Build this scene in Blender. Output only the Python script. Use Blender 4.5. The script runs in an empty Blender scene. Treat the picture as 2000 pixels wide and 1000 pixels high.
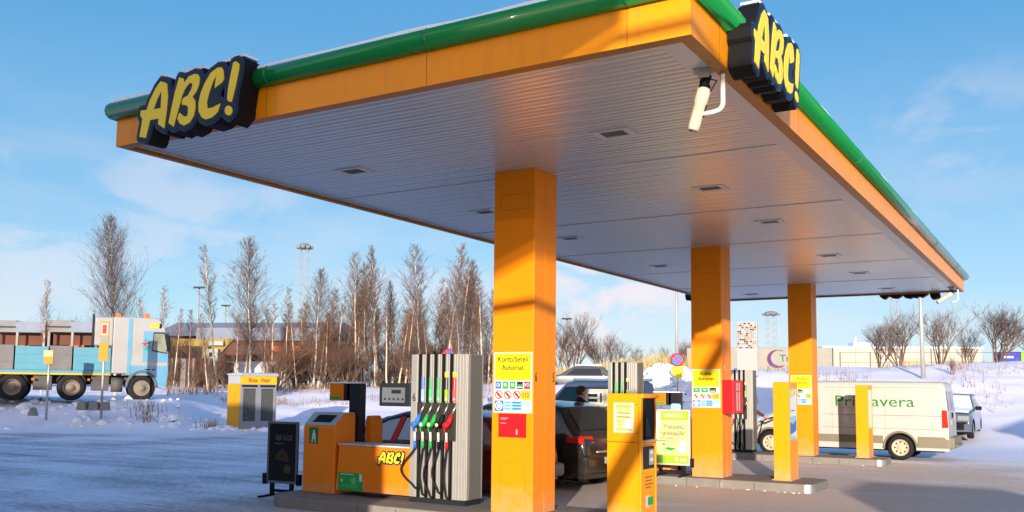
import bpy, bmesh, math, random
from math import sin, cos, pi, radians as R_
from mathutils import Vector, Matrix, noise
S = bpy.context.scene
# ------------------------------------------------------------------ camera, sky, sun, exposure
CAM = Vector((2.3475, -6.4455, 1.75)); YAW, PITCH, ROLL, FPX = .5427, .0894, .0105, 1810.02
cd = bpy.data.cameras.new("camera"); co = bpy.data.objects.new("camera", cd); S.collection.objects.link(co); S.camera = co
fw = Vector((-sin(YAW)*cos(PITCH), cos(YAW)*cos(PITCH), sin(PITCH)))
rt0 = Vector((cos(YAW), sin(YAW), 0)); up0 = rt0.cross(fw)
rt = rt0*cos(ROLL)+up0*sin(ROLL); up = -rt0*sin(ROLL)+up0*cos(ROLL)
m3 = Matrix((rt, up, -fw)).transposed()
co.matrix_world = Matrix.Translation(CAM) @ m3.to_4x4()
cd.sensor_width = 36; cd.lens = 36*FPX/2000; cd.shift_y = .0478; cd.clip_end = 6000
SUN_AZ, SUN_EL = R_(23), R_(9.3)          # azimuth measured from -Y towards +X
sd_ = Vector((sin(SUN_AZ)*cos(SUN_EL), -cos(SUN_AZ)*cos(SUN_EL), sin(SUN_EL)))
sl = bpy.data.lights.new("sun", 'SUN'); sl.energy = 4.6; sl.angle = R_(.6); sl.color = (1, .87, .71)
so = bpy.data.objects.new("sun", sl); S.collection.objects.link(so); so.location = (0, 0, 40)
so.rotation_euler = (-sd_).to_track_quat('-Z', 'Y').to_euler()
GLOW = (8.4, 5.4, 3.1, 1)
W = bpy.data.worlds.new("World"); S.world = W; W.use_nodes = True
RH = Vector((cos(YAW), sin(YAW), 0)); FH = Vector((-sin(YAW), cos(YAW), 0))
def world():
    nt = W.node_tree; N = nt.nodes; L = nt.links; N.clear()
    o = N.new('ShaderNodeOutputWorld'); bg = N.new('ShaderNodeBackground'); bg.inputs[1].default_value = .15
    sky = N.new('ShaderNodeTexSky'); sky.sky_type = 'NISHITA'; sky.sun_disc = False
    sky.sun_elevation = SUN_EL; sky.sun_rotation = pi-SUN_AZ; sky.air_density = 1.0; sky.dust_density = .1; sky.ozone_density = 2.2
    tint = N.new('ShaderNodeMix'); tint.data_type = 'RGBA'; tint.blend_type = 'MULTIPLY'; tint.inputs[0].default_value = 1
    tint.inputs[7].default_value = (.86, 1.0, 1.12, 1)
    L.new(sky.outputs[0], tint.inputs[6])
    tc = N.new('ShaderNodeTexCoord'); sp0 = N.new('ShaderNodeSeparateXYZ'); L.new(tc.outputs['Generated'], sp0.inputs[0])
    hz = N.new('ShaderNodeValToRGB'); L.new(sp0.outputs[2], hz.inputs[0]); e = hz.color_ramp.elements; e[0].position = 0; e[0].color = (.58, .76, .92, 1); e[1].position = .62; e[1].color = (.06, .27, .60, 1)
    for ps, cl in ((.07, (.42, .64, .84, 1)), (.2, (.22, .48, .75, 1)), (.36, (.095, .355, .665, 1))): q = e.new(ps); q.color = cl
    hm = N.new('ShaderNodeMix'); hm.data_type = 'RGBA'; hm.blend_type = 'MULTIPLY'; hm.inputs[0].default_value = 1; hm.inputs[7].default_value = (4.5, 4.5, 4.5, 1); L.new(hz.outputs[0], hm.inputs[6])
    blend = N.new('ShaderNodeMix'); blend.data_type = 'RGBA'; blend.inputs[0].default_value = .8; L.new(tint.outputs[2], blend.inputs[6]); L.new(hm.outputs[2], blend.inputs[7]); tint = blend
    mp = N.new('ShaderNodeMapping'); mp.inputs['Scale'].default_value = (1.7, 1.7, 6.5); mp.inputs['Location'].default_value = (3.1, .4, 1.3); L.new(tc.outputs['Generated'], mp.inputs[0])
    n1 = N.new('ShaderNodeTexNoise'); n1.inputs['Scale'].default_value = 1.5; n1.inputs['Detail'].default_value = 7; n1.inputs['Roughness'].default_value = .55
    n1.inputs['Distortion'].default_value = .3
    L.new(mp.outputs[0], n1.inputs[0])
    mp3 = N.new('ShaderNodeMapping'); mp3.inputs['Scale'].default_value = (1, 1, 2.2); L.new(tc.outputs['Generated'], mp3.inputs[0]); n3 = N.new('ShaderNodeTexNoise'); n3.inputs['Scale'].default_value = 9; n3.inputs['Detail'].default_value = 8; n3.inputs['Roughness'].default_value = .55; n3.inputs['Distortion'].default_value = .4; L.new(mp3.outputs[0], n3.inputs[0])
    r1 = N.new('ShaderNodeValToRGB'); r1.color_ramp.elements[0].position = .46; r1.color_ramp.elements[1].position = .66; L.new(n1.outputs[0], r1.inputs[0])
    sep = N.new('ShaderNodeSeparateXYZ'); L.new(tc.outputs['Generated'], sep.inputs[0])
    r2 = N.new('ShaderNodeValToRGB'); e = r2.color_ramp.elements
    e[0].position = 0.0; e[0].color = (1, 1, 1, 1); e[1].position = .33; e[1].color = (0, 0, 0, 1)
    L.new(sep.outputs[2], r2.inputs[0])
    mu = N.new('ShaderNodeMath'); mu.operation = 'MULTIPLY'; L.new(r1.outputs[0], mu.inputs[0]); L.new(r2.outputs[0], mu.inputs[1])
    mu2 = N.new('ShaderNodeMath'); mu2.operation = 'MULTIPLY'; mu2.inputs[1].default_value = .5; L.new(mu.outputs[0], mu2.inputs[0])
    for (az, el, rad, amt) in ((-29.5, 6, 9, .42), (5.5, 6.5, 7.5, .95), (12, 4, 6, .6), (-19, 11, 8, .35), (26.5, 14, 6, .25), (-24, 2.5, 14, .30)):   # degrees right of the view axis, above the horizon
        v = FH*cos(R_(az))+RH*sin(R_(az)); v = Vector((v.x*cos(R_(el)), v.y*cos(R_(el)), sin(R_(el))))
        d_ = N.new('ShaderNodeVectorMath'); d_.operation = 'DOT_PRODUCT'; L.new(tc.outputs['Generated'], d_.inputs[0]); d_.inputs[1].default_value = v
        q_ = N.new('ShaderNodeMapRange'); q_.interpolation_type = 'SMOOTHSTEP'; q_.inputs[1].default_value = cos(R_(rad)); q_.inputs[2].default_value = 1; q_.inputs[4].default_value = amt; L.new(d_.outputs['Value'], q_.inputs[0])
        n_ = N.new('ShaderNodeMapRange'); n_.interpolation_type = 'SMOOTHSTEP'; n_.inputs[1].default_value = .40; n_.inputs[2].default_value = .62; L.new(n3.outputs[0], n_.inputs[0])
        k_ = N.new('ShaderNodeMath'); k_.operation = 'MULTIPLY'; L.new(q_.outputs[0], k_.inputs[0]); L.new(n_.outputs[0], k_.inputs[1])
        a_ = N.new('ShaderNodeMath'); a_.operation = 'MAXIMUM'; L.new(mu2.outputs[0], a_.inputs[0]); L.new(k_.outputs[0], a_.inputs[1]); mu2 = a_
    mx = N.new('ShaderNodeMix'); mx.data_type = 'RGBA'; L.new(mu2.outputs[0], mx.inputs[0]); L.new(tint.outputs[2], mx.inputs[6])
    mx.inputs[7].default_value = (4.1, 3.75, 3.95, 1)
    # warm glow added around the low sun behind the photographer, to lift shaded faces
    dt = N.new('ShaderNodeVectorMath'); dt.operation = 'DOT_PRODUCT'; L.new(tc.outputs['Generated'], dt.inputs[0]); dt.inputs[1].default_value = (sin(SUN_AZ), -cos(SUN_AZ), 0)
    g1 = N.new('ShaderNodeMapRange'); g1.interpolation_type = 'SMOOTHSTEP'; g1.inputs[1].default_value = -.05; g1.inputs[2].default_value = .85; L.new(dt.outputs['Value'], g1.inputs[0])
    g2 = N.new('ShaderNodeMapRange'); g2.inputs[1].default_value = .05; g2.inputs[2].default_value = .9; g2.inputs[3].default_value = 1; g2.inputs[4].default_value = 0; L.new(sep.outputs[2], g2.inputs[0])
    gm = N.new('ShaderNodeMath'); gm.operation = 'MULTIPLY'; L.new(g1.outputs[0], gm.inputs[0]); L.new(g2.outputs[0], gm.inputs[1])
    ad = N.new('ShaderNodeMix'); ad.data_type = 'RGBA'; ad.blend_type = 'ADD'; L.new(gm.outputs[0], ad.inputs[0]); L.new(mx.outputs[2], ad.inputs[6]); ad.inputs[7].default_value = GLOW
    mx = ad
    L.new(mx.outputs[2], bg.inputs[0]); L.new(bg.outputs[0], o.inputs[0])
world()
S.view_settings.view_transform = 'Standard'; S.view_settings.look = 'None'; S.view_settings.gamma = 1; S.view_settings.exposure = .64
S.cycles.max_bounces = 6; S.cycles.diffuse_bounces = 3; S.cycles.glossy_bounces = 4; S.cycles.transmission_bounces = 6; S.cycles.transparent_max_bounces = 8
S.cycles.caustics_reflective = False; S.cycles.caustics_refractive = False; S.cycles.sample_clamp_indirect = 6

# ------------------------------------------------------------------ placing helpers
RH = Vector((cos(YAW), sin(YAW), 0)); FH = Vector((-sin(YAW), cos(YAW), 0))
def sdp(s, d, z=0):                    # metres to the right of and in front of where the photographer stood
    p = CAM+RH*s+FH*d; return Vector((p.x, p.y, z))
def at(px, py, d):                     # the point seen at a pixel of the photograph, d metres away
    v = fw+rt*((px-1000)/FPX)-up*((py-595.61)/FPX); v = v/Vector((v.x, v.y, 0)).dot(FH)
    return CAM+v*d
def sm(a, b, x):
    t = max(0, min(1, (x-a)/(b-a))); return t*t*(3-2*t)
BK = [(-.9, 35, 40, 1.05, .5), (-.36, 35, 40, 1.0, .6), (-.3, 38.5, 60, 1.4, 0), (-.12, 38, 58, 1.7, 0), (.0, 39, 57, 2.0, 0), (.08, 38, 54, 2.2, 0), (.16, 36, 48, 2.95, 0), (.27, 35, 50, 2.85, 0),
      (.4, 30, 50, 3.15, 0), (.55, 28, 50, 3.4, 0), (.9, 28, 50, 3.4, 0)]
def ground_z(x, y):
    q = Vector((x-CAM.x, y-CAM.y, 0)); d = q.dot(FH); s = q.dot(RH)
    z = .1*(1-sm(4.8, 8.5, y)) if d < 40 else 0
    if d > 20:
        t = max(-.9, min(.9, s/d))
        for a, b in zip(BK, BK[1:]):
            if a[0] <= t <= b[0]:
                k = (t-a[0])/(b[0]-a[0]); d0, d1, H, H2 = [a[i]+(b[i]-a[i])*k for i in (1, 2, 3, 4)]; break
        z += H*sm(d0, d1, d)+H2*sm(46, 68, d)
        r = sm(d0, d0+6, d)*(1-sm(120, 160, d))
        z += r*(.22*noise.noise(Vector((x*.22, y*.22, 3)))+.10*noise.noise(Vector((x*.8, y*.8, 7))))
    return z

# ------------------------------------------------------------------ mesh helpers
class M:
    def __init__(s): s.v = []; s.f = []; s.m = []; s.sm = []
    def face(s, pts, m=0, sm_=False):
        i = len(s.v); s.v += [tuple(p) for p in pts]; s.f.append(tuple(range(i, i+len(pts)))); s.m.append(m); s.sm.append(sm_); return s
    def box(s, a, b, m=0, mat=None):
        (x0, y0, z0), (x1, y1, z1) = a, b; i = len(s.v)
        P = [Vector(p) for p in ((x0,y0,z0),(x1,y0,z0),(x1,y1,z0),(x0,y1,z0),(x0,y0,z1),(x1,y0,z1),(x1,y1,z1),(x0,y1,z1))]
        if mat is not None: P = [mat @ p for p in P]
        s.v += [tuple(p) for p in P]
        for q in ((0,3,2,1),(4,5,6,7),(0,1,5,4),(1,2,6,5),(2,3,7,6),(3,0,4,7)):
            s.f.append(tuple(i+k for k in q)); s.m.append(m); s.sm.append(False)
        return s
    def cbox(s, c, d, m=0, mat=None):
        return s.box([c[k]-d[k]/2 for k in range(3)], [c[k]+d[k]/2 for k in range(3)], m, mat)
    def prism(s, P, f, m=0, m2=None, caps=True):      # P: 2-D outline; f(x, y, k) -> 3-D, k = 0 / 1 for the two ends
        n = len(P); i = len(s.v); s.v += [tuple(f(x, y, 0)) for x, y in P]+[tuple(f(x, y, 1)) for x, y in P]
        if caps:
            s.f.append(tuple(range(i, i+n))[::-1]); s.m.append(m); s.sm.append(False)
            s.f.append(tuple(range(i+n, i+2*n))); s.m.append(m if m2 is None else m2); s.sm.append(False)
        for k in range(n):
            l = (k+1) % n; s.f.append((i+k, i+l, i+n+l, i+n+k)); s.m.append(m); s.sm.append(False)
        return s
    def tube(s, P, r, n=8, m=0, cap=True, smooth=True):
        P = [Vector(p) for p in P]; rs = r if isinstance(r, (list, tuple)) else [r]*len(P)
        rings = []; u = None
        for k, p in enumerate(P):
            t = (P[min(k+1, len(P)-1)]-P[max(k-1, 0)])
            if t.length < 1e-9: t = Vector((0, 0, 1))
            t.normalize()
            if u is None: u = t.orthogonal().normalized()
            else:
                u = u-t*u.dot(t); u = u.normalized() if u.length > 1e-6 else t.orthogonal().normalized()
            w = t.cross(u); i = len(s.v)
            s.v += [tuple(p+(u*cos(2*pi*j/n)+w*sin(2*pi*j/n))*rs[k]) for j in range(n)]; rings.append(i)
        for a, b in zip(rings, rings[1:]):
            for j in range(n):
                l = (j+1) % n; s.f.append((a+j, a+l, b+l, b+j)); s.m.append(m); s.sm.append(smooth)
        if cap:
            s.f.append(tuple(rings[0]+j for j in range(n))[::-1]); s.m.append(m); s.sm.append(False)
            s.f.append(tuple(rings[-1]+j for j in range(n))); s.m.append(m); s.sm.append(False)
        return s
    def lathe(s, prof, c, axis='z', n=24, m=0):
        rings = []
        for r, h in prof:
            i = len(s.v)
            for j in range(n):
                a = 2*pi*j/n; x, y = r*cos(a), r*sin(a)
                p = (x, y, h) if axis == 'z' else ((x, h, y) if axis == 'y' else (h, x, y))
                s.v.append(tuple(Vector(c)+Vector(p)))
            rings.append(i)
        for a, b in zip(rings, rings[1:]):
            for j in range(n):
                l = (j+1) % n; s.f.append((a+j, a+l, b+l, b+j)); s.m.append(m); s.sm.append(True)
        return s
    def fquad(s, x0, x1, z0, z1, y, m=0):            # a sheet facing -Y
        return s.face([(x0, y, z0), (x1, y, z0), (x1, y, z1), (x0, y, z1)], m)
    def rquad(s, y0, y1, z0, z1, x, m=0):            # a sheet facing +X
        return s.face([(x, y0, z0), (x, y1, z0), (x, y1, z1), (x, y0, z1)], m)
    def disc(s, cx, cz, r, y, m=0, n=20, r2=None):
        if r2 is None: return s.face([(cx+r*cos(2*pi*k/n), y, cz+r*sin(2*pi*k/n)) for k in range(n)], m)
        for k in range(n):
            a, b = 2*pi*k/n, 2*pi*(k+1)/n
            s.face([(cx+q*cos(c), y, cz+q*sin(c)) for q, c in ((r2, a), (r, a), (r, b), (r2, b))], m)
        return s
def link(o, parent=None):
    S.collection.objects.link(o)
    if parent is not None: o.parent = parent
    return o
def build(name, m, mats, parent=None, loc=(0, 0, 0), rot=(0, 0, 0), bevel=0, recalc=True, seg=2):
    me = bpy.data.meshes.new(name); me.from_pydata(m.v, [], m.f)
    for k in (mats if isinstance(mats, (list, tuple)) else [mats]): me.materials.append(k)
    me.polygons.foreach_set('material_index', m.m); me.polygons.foreach_set('use_smooth', m.sm)
    me.update()
    if recalc:
        b = bmesh.new(); b.from_mesh(me); bmesh.ops.recalc_face_normals(b, faces=b.faces); b.to_mesh(me); b.free()
    o = bpy.data.objects.new(name, me); o.location = loc; o.rotation_euler = rot; link(o, parent)
    if bevel:
        bv = o.modifiers.new('bevel', 'BEVEL'); bv.width = bevel; bv.segments = seg; bv.limit_method = 'ANGLE'; bv.angle_limit = R_(40)
    return o
def tag(o, label=None, cat=None, group=None, kind=None):
    if label: o['label'] = label
    if cat: o['category'] = cat
    if group: o['group'] = group
    if kind: o['kind'] = kind
    return o
def thing(name, label, cat, loc=(0, 0, 0), rz=0, group=None):
    o = bpy.data.objects.new(name, None); o.empty_display_size = .2; o.location = loc; o.rotation_euler = (0, 0, rz)
    return tag(link(o), label, cat, group)
def copy_tree(o, parent=None):
    c = o.copy(); S.collection.objects.link(c)
    if parent is not None: c.parent = parent
    for ch in list(o.children): copy_tree(ch, c)
    return c
FRONT = (pi/2, 0, 0); RIGHT = (pi/2, 0, pi/2)
def text(name, s, size, mat, parent, loc, rot=FRONT, ext=.001, align='CENTER', sx=1, bold=0, shear=0):
    c = bpy.data.curves.new(name, 'FONT'); c.body = s; c.size = size; c.extrude = ext; c.align_x = align; c.align_y = 'CENTER'; c.offset = bold; c.shear = shear
    c.resolution_u = 3
    t = bpy.data.objects.new(name, c); S.collection.objects.link(t); bpy.context.view_layer.update()
    me = bpy.data.meshes.new_from_object(t); bpy.data.objects.remove(t); bpy.data.curves.remove(c)
    me.materials.clear(); me.materials.append(mat)
    o = bpy.data.objects.new(name, me); o.location = loc; o.rotation_euler = rot; o.scale = (sx, 1, 1); return link(o, parent)
def offset(P, d):                                    # grow a closed 2-D outline
    n = len(P); A = sum(P[i][0]*P[(i+1) % n][1]-P[(i+1) % n][0]*P[i][1] for i in range(n)); sg = 1 if A > 0 else -1
    o = []
    for i in range(n):
        p0, p1, p2 = Vector(P[i-1]), Vector(P[i]), Vector(P[(i+1) % n])
        a = (p1-p0).normalized(); b = (p2-p1).normalized(); na = Vector((a.y, -a.x))*sg; nb = Vector((b.y, -b.x))*sg
        if (a.x*b.y-a.y*b.x)*sg > .35: o += [tuple(p1+na*d), tuple(p1+(na+nb).normalized()*d*1.05), tuple(p1+nb*d)]
        else:
            h = na+nb; h = h/max(.5, h.length_squared/2) if h.length > .1 else na
            o.append(tuple(p1+h*d*.98))
    return o

# ------------------------------------------------------------------ materials
MATS = {}
def mat(name, col, rough=.5, splash=0, grime=0, metal=0, var=.06, vs=3, bump=0, bs=60, spec=.18, coat=0, dirt=None, alpha=None):
    if name in MATS: return MATS[name]
    m = bpy.data.materials.new(name); m.use_nodes = True; nt = m.node_tree; N = nt.nodes; L = nt.links; p = N['Principled BSDF']
    p.inputs['Roughness'].default_value = rough; p.inputs['Metallic'].default_value = metal; p.inputs['Specular IOR Level'].default_value = spec
    p.inputs['Coat Weight'].default_value = coat; p.inputs['Coat Roughness'].default_value = .08
    tc = N.new('ShaderNodeTexCoord'); c4 = (*col, 1)
    if var:
        n = N.new('ShaderNodeTexNoise'); n.inputs['Scale'].default_value = vs; n.inputs['Detail'].default_value = 6; L.new(tc.outputs['Object'], n.inputs[0])
        x = N.new('ShaderNodeMix'); x.data_type = 'RGBA'; L.new(n.outputs[0], x.inputs[0])
        x.inputs[6].default_value = (*[c*(1-var*1.6) for c in col], 1); x.inputs[7].default_value = (*[min(1, c*(1+var*1.6)) for c in col], 1)
        last = x.outputs[2]
        if dirt:
            n2 = N.new('ShaderNodeTexNoise'); n2.inputs['Scale'].default_value = dirt[2]; n2.inputs['Detail'].default_value = 8; n2.inputs['Roughness'].default_value = .65; L.new(tc.outputs['Object'], n2.inputs[0])
            rr = N.new('ShaderNodeValToRGB'); rr.color_ramp.elements[0].position = 1-dirt[1]-.12; rr.color_ramp.elements[1].position = 1-dirt[1]+.16; L.new(n2.outputs[0], rr.inputs[0])
            y = N.new('ShaderNodeMix'); y.data_type = 'RGBA'; L.new(rr.outputs[0], y.inputs[0]); L.new(last, y.inputs[6]); y.inputs[7].default_value = (*dirt[0], 1); last = y.outputs[2]
        if splash:
            g_ = N.new('ShaderNodeNewGeometry'); sz = N.new('ShaderNodeSeparateXYZ'); L.new(g_.outputs['Position'], sz.inputs[0])
            n3 = N.new('ShaderNodeTexNoise'); n3.inputs['Scale'].default_value = 7; n3.inputs['Detail'].default_value = 8; n3.inputs['Roughness'].default_value = .7; L.new(tc.outputs['Object'], n3.inputs[0])
            h_ = N.new('ShaderNodeMapRange'); h_.inputs[1].default_value = .15; h_.inputs[2].default_value = splash; h_.inputs[3].default_value = .42; h_.inputs[4].default_value = -.25; L.new(sz.outputs[2], h_.inputs[0])
            s_ = N.new('ShaderNodeMath'); L.new(h_.outputs[0], s_.inputs[0]); L.new(n3.outputs[0], s_.inputs[1])
            t_ = N.new('ShaderNodeMapRange'); t_.inputs[1].default_value = .52; t_.inputs[2].default_value = 1.0; t_.inputs[4].default_value = .42; L.new(s_.outputs[0], t_.inputs[0])
            y = N.new('ShaderNodeMix'); y.data_type = 'RGBA'; L.new(t_.outputs[0], y.inputs[0]); L.new(last, y.inputs[6]); y.inputs[7].default_value = (.50, .40, .30, 1); last = y.outputs[2]
        if grime:
            mg = N.new('ShaderNodeMapping'); mg.inputs['Scale'].default_value = (5, 5, .5); L.new(tc.outputs['Object'], mg.inputs[0])
            n4 = N.new('ShaderNodeTexNoise'); n4.inputs['Scale'].default_value = 2; n4.inputs['Detail'].default_value = 7; n4.inputs['Roughness'].default_value = .65; L.new(mg.outputs[0], n4.inputs[0])
            t_ = N.new('ShaderNodeMapRange'); t_.inputs[1].default_value = .50; t_.inputs[2].default_value = .80; t_.inputs[4].default_value = grime; L.new(n4.outputs[0], t_.inputs[0])
            y = N.new('ShaderNodeMix'); y.data_type = 'RGBA'; L.new(t_.outputs[0], y.inputs[0]); L.new(last, y.inputs[6]); y.inputs[7].default_value = (.22, .13, .07, 1); last = y.outputs[2]
        L.new(last, p.inputs['Base Color'])
        mr = N.new('ShaderNodeMapRange'); mr.inputs[3].default_value = max(.02, rough-.06); mr.inputs[4].default_value = min(1, rough+.08); L.new(n.outputs[0], mr.inputs[0]); L.new(mr.outputs[0], p.inputs['Roughness'])
    else: p.inputs['Base Color'].default_value = c4
    if bump:
        nb = N.new('ShaderNodeTexNoise'); nb.inputs['Scale'].default_value = bs; nb.inputs['Detail'].default_value = 5; L.new(tc.outputs['Object'], nb.inputs[0])
        b = N.new('ShaderNodeBump'); b.inputs['Strength'].default_value = bump; b.inputs['Distance'].default_value = .02; L.new(nb.outputs[0], b.inputs['Height']); L.new(b.outputs[0], p.inputs['Normal'])
    MATS[name] = m; return m
ORANGE = mat('orange_paint', (.86, .25, .001), .45, var=.05, vs=1.2, spec=.22, splash=.9, grime=.10)
FASCIA = mat('fascia_orange', (.86, .29, .003), .34, var=.04, vs=.8, spec=.3, grime=.28)
ORG2 = mat('pump_orange', (.76, .20, .005), .38, var=.05, vs=2, splash=.7, dirt=((.50, .17, .03), .18, 5))
TERM = mat('terminal_yellow', (.86, .31, .002), .42, var=.04, vs=1.5, spec=.22, splash=.8, grime=.08)
GREEN = mat('tube_green', (.004, .20, .045), .28, var=.05, vs=1, coat=.5)
SOFF = mat('soffit_metal', (.66, .665, .645), .30, metal=.55, var=.05, vs=.7)
STRIP = mat('flashing_metal', (.62, .63, .66), .4, metal=.4, var=.06)
STEEL = mat('steel', (.55, .54, .52), .35, metal=.85, var=.06)
ALU = mat('aluminium', (.44, .425, .40), .38, metal=.45, var=.04, vs=4)
ALUW = mat('pale_cladding', (.50, .48, .44), .4, metal=.15, var=.04, vs=3)
BLACK = mat('black_plastic', (.006, .006, .008), .65, var=.1, spec=.18)
DARK = mat('dark_grey', (.018, .02, .025), .5, var=.1)
RUBBER = mat('rubber', (.014, .014, .015), .7, var=.2, vs=8)
GLASS = mat('dark_glass', (.012, .016, .02), .06, var=0, spec=.7)
WHITE = mat('white_paint', (.62, .61, .58), .45, var=.03)
CREAM = mat('cream_plastic', (.58, .54, .40), .4, var=.04)
NAVY = mat('navy_casing', (.004, .012, .034), .4, var=.05, spec=.3)
NAVYRIM = mat('navy_rim', (.012, .05, .16), .3, var=.05)
YLET = mat('letter_yellow', (.97, .68, .008), .35, var=.03, spec=.5)
RED = mat('red', (.62, .012, .018), .42, var=.04)
BLUE = mat('blue', (.03, .16, .55), .42, var=.04)
LBLUE = mat('light_blue', (.30, .50, .78), .45, var=.04)
SGREEN = mat('sign_green', (.02, .33, .07), .42, var=.04)
SYEL = mat('sign_yellow', (.86, .68, .01), .4, var=.02)
SORG = mat('sign_orange', (.85, .42, .02), .4, var=.02)
LIME = mat('lime', (.32, .50, .03), .45, var=.05)
PALEY = mat('poster_yellow', (.60, .62, .26), .42, var=.08, vs=4)
INK = mat('ink', (.02, .02, .025), .5, var=0)
CONC = mat('concrete', (.22, .205, .185), .85, var=.14, vs=6, bump=.3, bs=40, dirt=((.52, .52, .54), .26, 3))
SNOW = mat('snow', (.82, .85, .91), .75, var=.03, vs=1.5, bump=.5, bs=9, spec=.2)
BARK = mat('birch_bark', (.58, .49, .38), .85, var=.3, vs=2.5, bump=.4, bs=20)
BARK2 = mat('dark_bark', (.15, .10, .07), .9, var=.3, vs=3)
TWIG = mat('twigs', (.13, .085, .07), .9, var=.25, vs=1)
TWIG2 = mat('russet_twigs', (.16, .085, .05), .9, var=.25, vs=1)
POLE = mat('galvanised', (.42, .41, .38), .5, metal=.4, var=.06)

def ground_mat():
    m = bpy.data.materials.new('snowy_ground'); m.use_nodes = True; nt = m.node_tree; N = nt.nodes; L = nt.links; p = N['Principled BSDF']
    g = N.new('ShaderNodeNewGeometry'); at_ = N.new('ShaderNodeAttribute'); at_.attribute_name = 'snow'
    def nz(sc, det, rgh=.6, mp=None, dist=0):
        n = N.new('ShaderNodeTexNoise'); n.inputs['Scale'].default_value = sc; n.inputs['Detail'].default_value = det; n.inputs['Roughness'].default_value = rgh; n.inputs['Distortion'].default_value = dist
        if mp:
            k = N.new('ShaderNodeMapping'); k.inputs['Scale'].default_value = mp[0]; k.inputs['Rotation'].default_value = (0, 0, mp[1]); L.new(g.outputs['Position'], k.inputs[0]); L.new(k.outputs[0], n.inputs[0])
        else: L.new(g.outputs['Position'], n.inputs[0])
        return n.outputs[0]
    def mth(op, a, b):
        k = N.new('ShaderNodeMath'); k.operation = op
        for i, q in enumerate((a, b)):
            if isinstance(q, (int, float)): k.inputs[i].default_value = q
            else: L.new(q, k.inputs[i])
        return k.outputs[0]
    big = nz(.35, 5); fine = nz(9, 6, .7); tr = nz(1.1, 5, .6, ((.10, 1.3, 1), .12), .6); grit = nz(38, 5, .75)
    cov = mth('ADD', at_.outputs['Fac'], mth('MULTIPLY', mth('SUBTRACT', big, .5), 1.1))
    cov = mth('ADD', cov, mth('MULTIPLY', mth('SUBTRACT', tr, .5), .7)); cov = mth('ADD', cov, mth('MULTIPLY', mth('SUBTRACT', fine, .5), 1.0))
    ss = N.new('ShaderNodeMapRange'); ss.interpolation_type = 'SMOOTHSTEP'; ss.inputs[1].default_value = .25; ss.inputs[2].default_value = .85; L.new(cov, ss.inputs[0])
    a = N.new('ShaderNodeMix'); a.data_type = 'RGBA'; L.new(grit, a.inputs[0]); a.inputs[6].default_value = (.43, .335, .275, 1); a.inputs[7].default_value = (.70, .57, .48, 1)
    a2 = N.new('ShaderNodeMix'); a2.data_type = 'RGBA'; L.new(fine, a2.inputs[0]); L.new(a.outputs[2], a2.inputs[6]); a2.inputs[7].default_value = (.68, .55, .47, 1)
    wn = N.new('ShaderNodeAttribute'); wn.attribute_name = 'left_dark'; dk = N.new('ShaderNodeMix'); dk.data_type = 'RGBA'; L.new(wn.outputs['Fac'], dk.inputs[0]); L.new(a2.outputs[2], dk.inputs[6])
    ic = N.new('ShaderNodeMix'); ic.data_type = 'RGBA'; L.new(grit, ic.inputs[0]); ic.inputs[6].default_value = (.17, .17, .22, 1); ic.inputs[7].default_value = (.34, .33, .38, 1); L.new(ic.outputs[2], dk.inputs[7]); a2 = dk  # left lane asphalt mixed darker and bluer
    c = N.new('ShaderNodeMix'); c.data_type = 'RGBA'; L.new(ss.outputs[0], c.inputs[0]); L.new(a2.outputs[2], c.inputs[6]); c.inputs[7].default_value = (.82, .79, .90, 1)
    L.new(c.outputs[2], p.inputs['Base Color'])
    p.inputs['Roughness'].default_value = .7; p.inputs['Specular IOR Level'].default_value = .3
    b = N.new('ShaderNodeBump'); b.inputs['Strength'].default_value = .35; b.inputs['Distance'].default_value = .03
    hh = mth('ADD', mth('MULTIPLY', fine, .8), mth('MULTIPLY', grit, .2)); hh = mth('ADD', hh, mth('MULTIPLY', tr, .6)); L.new(hh, b.inputs['Height']); L.new(b.outputs[0], p.inputs['Normal'])
    return m
def ground():
    ds = []; d = -30
    while d < 150: ds.append(d); d += .5 if -2 < d < 62 else 3
    ds += [165, 200, 300, 500, 900, 1800, 4000]
    ss = [-4000, -1800, -900, -400, -250, -180, -140]; s = -110
    while s < 80: ss.append(s); s += .6 if -45 < s < 40 else 2.5
    ss += [90, 110, 150, 220, 400, 900, 1800, 4000]
    V = []; A = []; DK = []
    for d in ds:
        for s in ss:
            p = sdp(s, d); z = ground_z(p.x, p.y); V.append((p.x, p.y, z))
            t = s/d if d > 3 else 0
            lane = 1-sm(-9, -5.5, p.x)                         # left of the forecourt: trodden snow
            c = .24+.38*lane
            c += .22*sm(10, 16, p.y)*(1-lane)*.7+.3*sm(18.2, 19.5, p.y)*(1-lane)
            if d > 20:
                tt = max(-.9, min(.9, t)); d0 = 36
                for a, b in zip(BK, BK[1:]):
                    if a[0] <= tt <= b[0]: d0 = a[1]+(b[1]-a[1])*(tt-a[0])/(b[0]-a[0])
                c = c+(1.5-c)*sm(d0-3, d0+1, d)
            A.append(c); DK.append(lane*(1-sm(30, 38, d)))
    n = len(ss); F = [(i*n+j, i*n+j+1, (i+1)*n+j+1, (i+1)*n+j) for i in range(len(ds)-1) for j in range(n-1)]
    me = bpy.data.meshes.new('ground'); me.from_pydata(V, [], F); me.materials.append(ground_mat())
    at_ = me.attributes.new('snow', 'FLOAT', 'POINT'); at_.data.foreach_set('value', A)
    a2_ = me.attributes.new('left_dark', 'FLOAT', 'POINT'); a2_.data.foreach_set('value', DK)
    me.polygons.foreach_set('use_smooth', [True]*len(F))
    tag(link(bpy.data.objects.new('ground', me)), kind='structure')
ground()
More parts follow.
